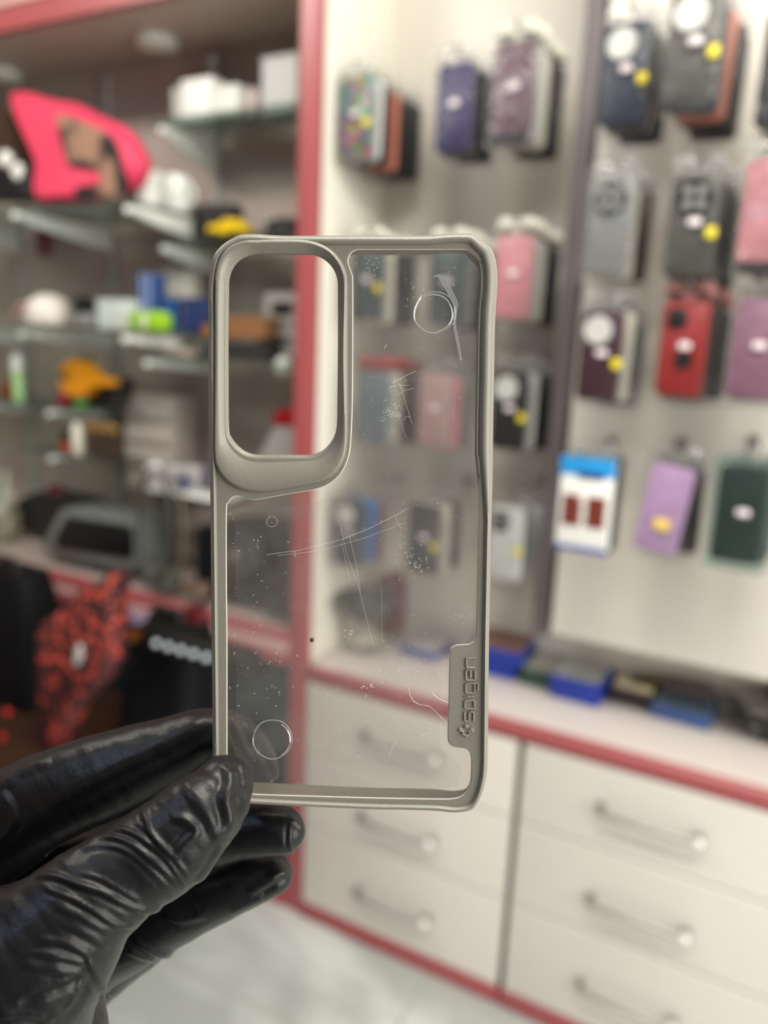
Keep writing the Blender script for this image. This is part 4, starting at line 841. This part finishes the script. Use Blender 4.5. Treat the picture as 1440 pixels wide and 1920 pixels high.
limb([(-160, 1800, .255, 120), (-20, 1730, .252, 110), (120, 1670, .246, 92), (240, 1620, .240, 76), (350, 1580, .234, 64), (440, 1560, .229, 54), (500, 1556, .226, 48), (528, 1558, .225, 45)])
limb([(-140, 1940, .262, 130), (-10, 1870, .258, 115), (110, 1798, .253, 96), (220, 1744, .248, 84), (320, 1700, .243, 72), (400, 1668, .239, 62), (460, 1652, .236, 52), (512, 1640, .235, 38)])
limb([(-120, 2040, .272, 110), (-10, 1950, .270, 95), (80, 1880, .268, 84), (150, 1830, .264, 74), (220, 1785, .260, 62), (290, 1742, .256, 54), (345, 1714, .252, 46)])
# palm and wrist
limb([(-420, 2420, .235, 330), (-300, 2220, .232, 300), (-190, 2020, .232, 260), (-150, 1860, .238, 200), (-120, 1740, .242, 150)])
limb([(40, 2250, .205, 150), (70, 2080, .202, 130), (88, 1960, .200, 112), (90, 1880, .199, 96), (80, 1800, .198, 88)])
me = bpy.data.meshes.new('hand_raw'); me.from_pydata(hand.v, [], hand.f); me.update()
bmx = bmesh.new(); bmx.from_mesh(me); bmesh.ops.recalc_face_normals(bmx, faces=bmx.faces[:]); bmx.to_mesh(me); bmx.free()
ho = bpy.data.objects.new('hand_raw', me); COL.objects.link(ho)
md = ho.modifiers.new('r', 'REMESH'); md.mode = 'VOXEL'; md.voxel_size = .0006; md.adaptivity = 0
md = ho.modifiers.new('s', 'SMOOTH'); md.factor = .5; md.iterations = 14
dg = bpy.context.evaluated_depsgraph_get(); hm = bpy.data.meshes.new_from_object(ho.evaluated_get(dg)); bpy.data.objects.remove(ho)
nv = len(hm.vertices); co = np.zeros(nv*3); hm.vertices.foreach_get('co', co); co = co.reshape(-1, 3)
nr = np.zeros(nv*3); hm.vertex_normals.foreach_get('vector', nr); nr = nr.reshape(-1, 3)
cc_ = co @ RM                                   # camera axes: right, down, forward
hx, hy, hd = cc_[:, 0]/cc_[:, 2]*F + 720, cc_[:, 1]/cc_[:, 2]*F + 960, cc_[:, 2]
ncam = nr @ RM; facing = np.clip(-ncam[:, 2] * 1.6, 0, 1)
disp = np.zeros(nv)
is_thumb = (hd < .2065) 
def C4(P): return [(x / 2.3226, 1300 + y / 2.3226) for x, y in P]
def C1(P): return [(x / 4.5, 1640 + y / 4.5) for x, y in P]
def fold(P, amp, w, mask, sharp=1.0):
    """raise a fold along polyline P (pixels) with a crease on its lower side"""
    Q = smooth_open(P); best = np.full(nv, 1e9); side = np.zeros(nv); tt = np.zeros(nv)
    lo, hi = Q.min(0) - 6*w, Q.max(0) + 6*w
    sel = mask & (hx > lo[0]) & (hx < hi[0]) & (hy > lo[1]) & (hy < hi[1]); idx = np.where(sel)[0]
    x, y = hx[idx], hy[idx]; bb = np.full(len(idx), 1e9); ss = np.zeros(len(idx)); t_ = np.zeros(len(idx))
    for i in range(len(Q) - 1):
        a, b_ = Q[i], Q[i+1]; d = b_ - a; L2 = d @ d
        s = np.clip(((x - a[0])*d[0] + (y - a[1])*d[1]) / L2, 0, 1); qx, qy = x - a[0] - s*d[0], y - a[1] - s*d[1]
        dist = np.hypot(qx, qy); k = dist < bb; bb[k] = dist[k]; ss[k] = np.sign(d[0]*qy - d[1]*qx)[k]; t_[k] = ((i + s) / (len(Q)-1))[k]
    s = bb * ss; env = np.clip(np.minimum(t_, 1 - t_) * 5 , 0, 1) ** .6
    disp[idx] += env * amp * (np.exp(-(s/w)**2) - .5 * sharp * np.exp(-((s - 1.6*w)/(w*.7))**2))
def smooth_open(P, n=8):
    Q = np.array(P, float); k = len(Q); D = []
    for i in range(k - 1):
        p0, p1, p2, p3 = Q[max(i-1, 0)], Q[i], Q[i+1], Q[min(i+2, k-1)]
        for t in np.linspace(0, 1, n, endpoint=False): D.append(0.5 * (2*p1 + (p2-p0)*t + (2*p0-5*p1+4*p2-p3)*t*t + (3*p1-p0-3*p2+p3)*t**3))
    D.append(Q[-1]); return np.array(D)
FT = [ # strong folds across the thumb: points in close-up coordinates, height mm, width px
 (C4([(150,790),(250,800),(340,832),(430,858),(520,900),(590,935),(650,945),(705,932)]), .85, 6.5),
 (C4([(200,850),(300,885),(400,940),(470,985),(530,1012),(588,1005)]), .75, 5.5),
 (C4([(330,780),(420,800),(500,840),(560,880),(610,905)]), .35, 4.5),
 (C4([(300,700),(400,660),(500,665),(580,700),(660,770),(720,830),(770,870)]), .45, 6),
 (C4([(380,640),(470,625),(560,650),(650,715),(720,775),(800,862)]), .65, 6),
 (C4([(480,590),(560,600),(640,645),(710,700),(770,780),(812,850)]), .55, 5.5),
 (C4([(600,560),(670,630),(740,700),(800,770),(850,825)]), .6, 5),
 (C4([(620,480),(640,560),(690,640),(740,690),(790,720)]), .5, 6),
 (C4([(740,540),(800,548),(850,580),(850,610),(810,650),(765,700)]), .8, 9),
 (C4([(800,380),(835,440),(880,500),(920,560),(955,610),(965,660)]), .55, 12),
 (C4([(1012,330),(1000,400),(985,470),(998,540),(985,620)]), 1.0, 11),
 (C4([(1050,290),(1062,340),(1068,400)]), .4, 5),
 (C4([(970,660),(940,720),(890,790),(850,830)]), .45, 6),
 (C4([(260,1000),(360,1040),(440,1090),(470,1110)]), .3, 7),
 (C4([(170,1075),(260,1080),(340,1110),(400,1150)]), .55, 7),
 (C4([(130,1130),(230,1140),(330,1165),(395,1180)]), .5, 6),
 (C4([(90,1180),(200,1200),(300,1210),(370,1205)]), .35, 7),
 (C4([(240,930),(330,960),(420,1010),(480,1050)]), .3, 6),
 (C4([(385,1150),(405,1200),(440,1270),(480,1345)]), .9, 7),
 (C4([(360,1235),(300,1275),(200,1310),(80,1350)]), -.8, 8),
 (C4([(380,1240),(365,1310),(300,1400),(230,1440)]), -.7, 7),
 (C4([(0,1400),(100,1395),(200,1405)]), .4, 8),
]
for P, a, w in FT: fold(P, a*mmm, w, is_thumb)
other = ~is_thumb
FO = [
 (C4([(0,420),(60,360),(130,320),(220,290)]), .5, 10), (C4([(200,480),(400,370),(600,270),(800,170),(910,95)]), .55, 16), (C4([(0,640),(60,560),(40,480),(0,430)]), .5, 8),
 (C4([(1265,560),(1262,640),(1268,700)]), .45, 4), (C4([(1260,545),(1290,560),(1320,590)]), .35, 4),
 (C4([(1080,870),(1150,830),(1210,790),(1262,770)]), .8, 8), (C4([(1000,960),(1080,920),(1150,880)]), .4, 8),
 (C4([(580,1075),(640,1110),(700,1140),(770,1135)]), .8, 6), (C4([(560,1120),(620,1150),(690,1165)]), .5, 5), (C4([(430,1240),(460,1280),(500,1325)]), .6, 5), (C4([(700,960),(800,985),(900,960)]), .35, 8),
 ([(430,1330),(440,1360),(455,1395),(470,1425)], .7, 7), ([(460,1345),(470,1370),(475,1395)], .5, 6), ([(495,1400),(515,1440),(525,1470)], .5, 6),
]
for P, a, w in FO: fold(P, a*mmm, w, other)
# soft rumples stretched across the fingers + fine latex grain
ax = np.array([.80, -.60]); sx_ = hx*ax[0] + hy*ax[1]; sy_ = hx*ax[1] - hy*ax[0]
nz = np.array([noise.noise(Vector((a/26., b_/95., c*40))) for a, b_, c in zip(sx_, sy_, hd)]); nz2 = np.array([noise.noise(Vector((a/9. + 2*k, b_/42., c*60))) for a, b_, c, k in zip(sx_, sy_, hd, nz)])
disp += (nz * .32 + nz2 * .07) * mmm * np.where(is_thumb, 1, .7)
co2 = co + nr * disp[:, None]; hm.vertices.foreach_set('co', co2.ravel()); hm.update()
glove_m = mat('black_nitrile', (.004, .004, .005), .37, bump=.05, bscale=700, spec=.32)
hm.materials.clear(); hm.materials.append(glove_m); hm.polygons.foreach_set('use_smooth', [True] * len(hm.polygons)); hm.name = 'gloved_hand'
hand_o = bpy.data.objects.new('gloved_hand', hm); COL.objects.link(hand_o)
tag(hand_o, 'hand in a wrinkled black nitrile glove pinching the lower left corner of the case', 'hand')
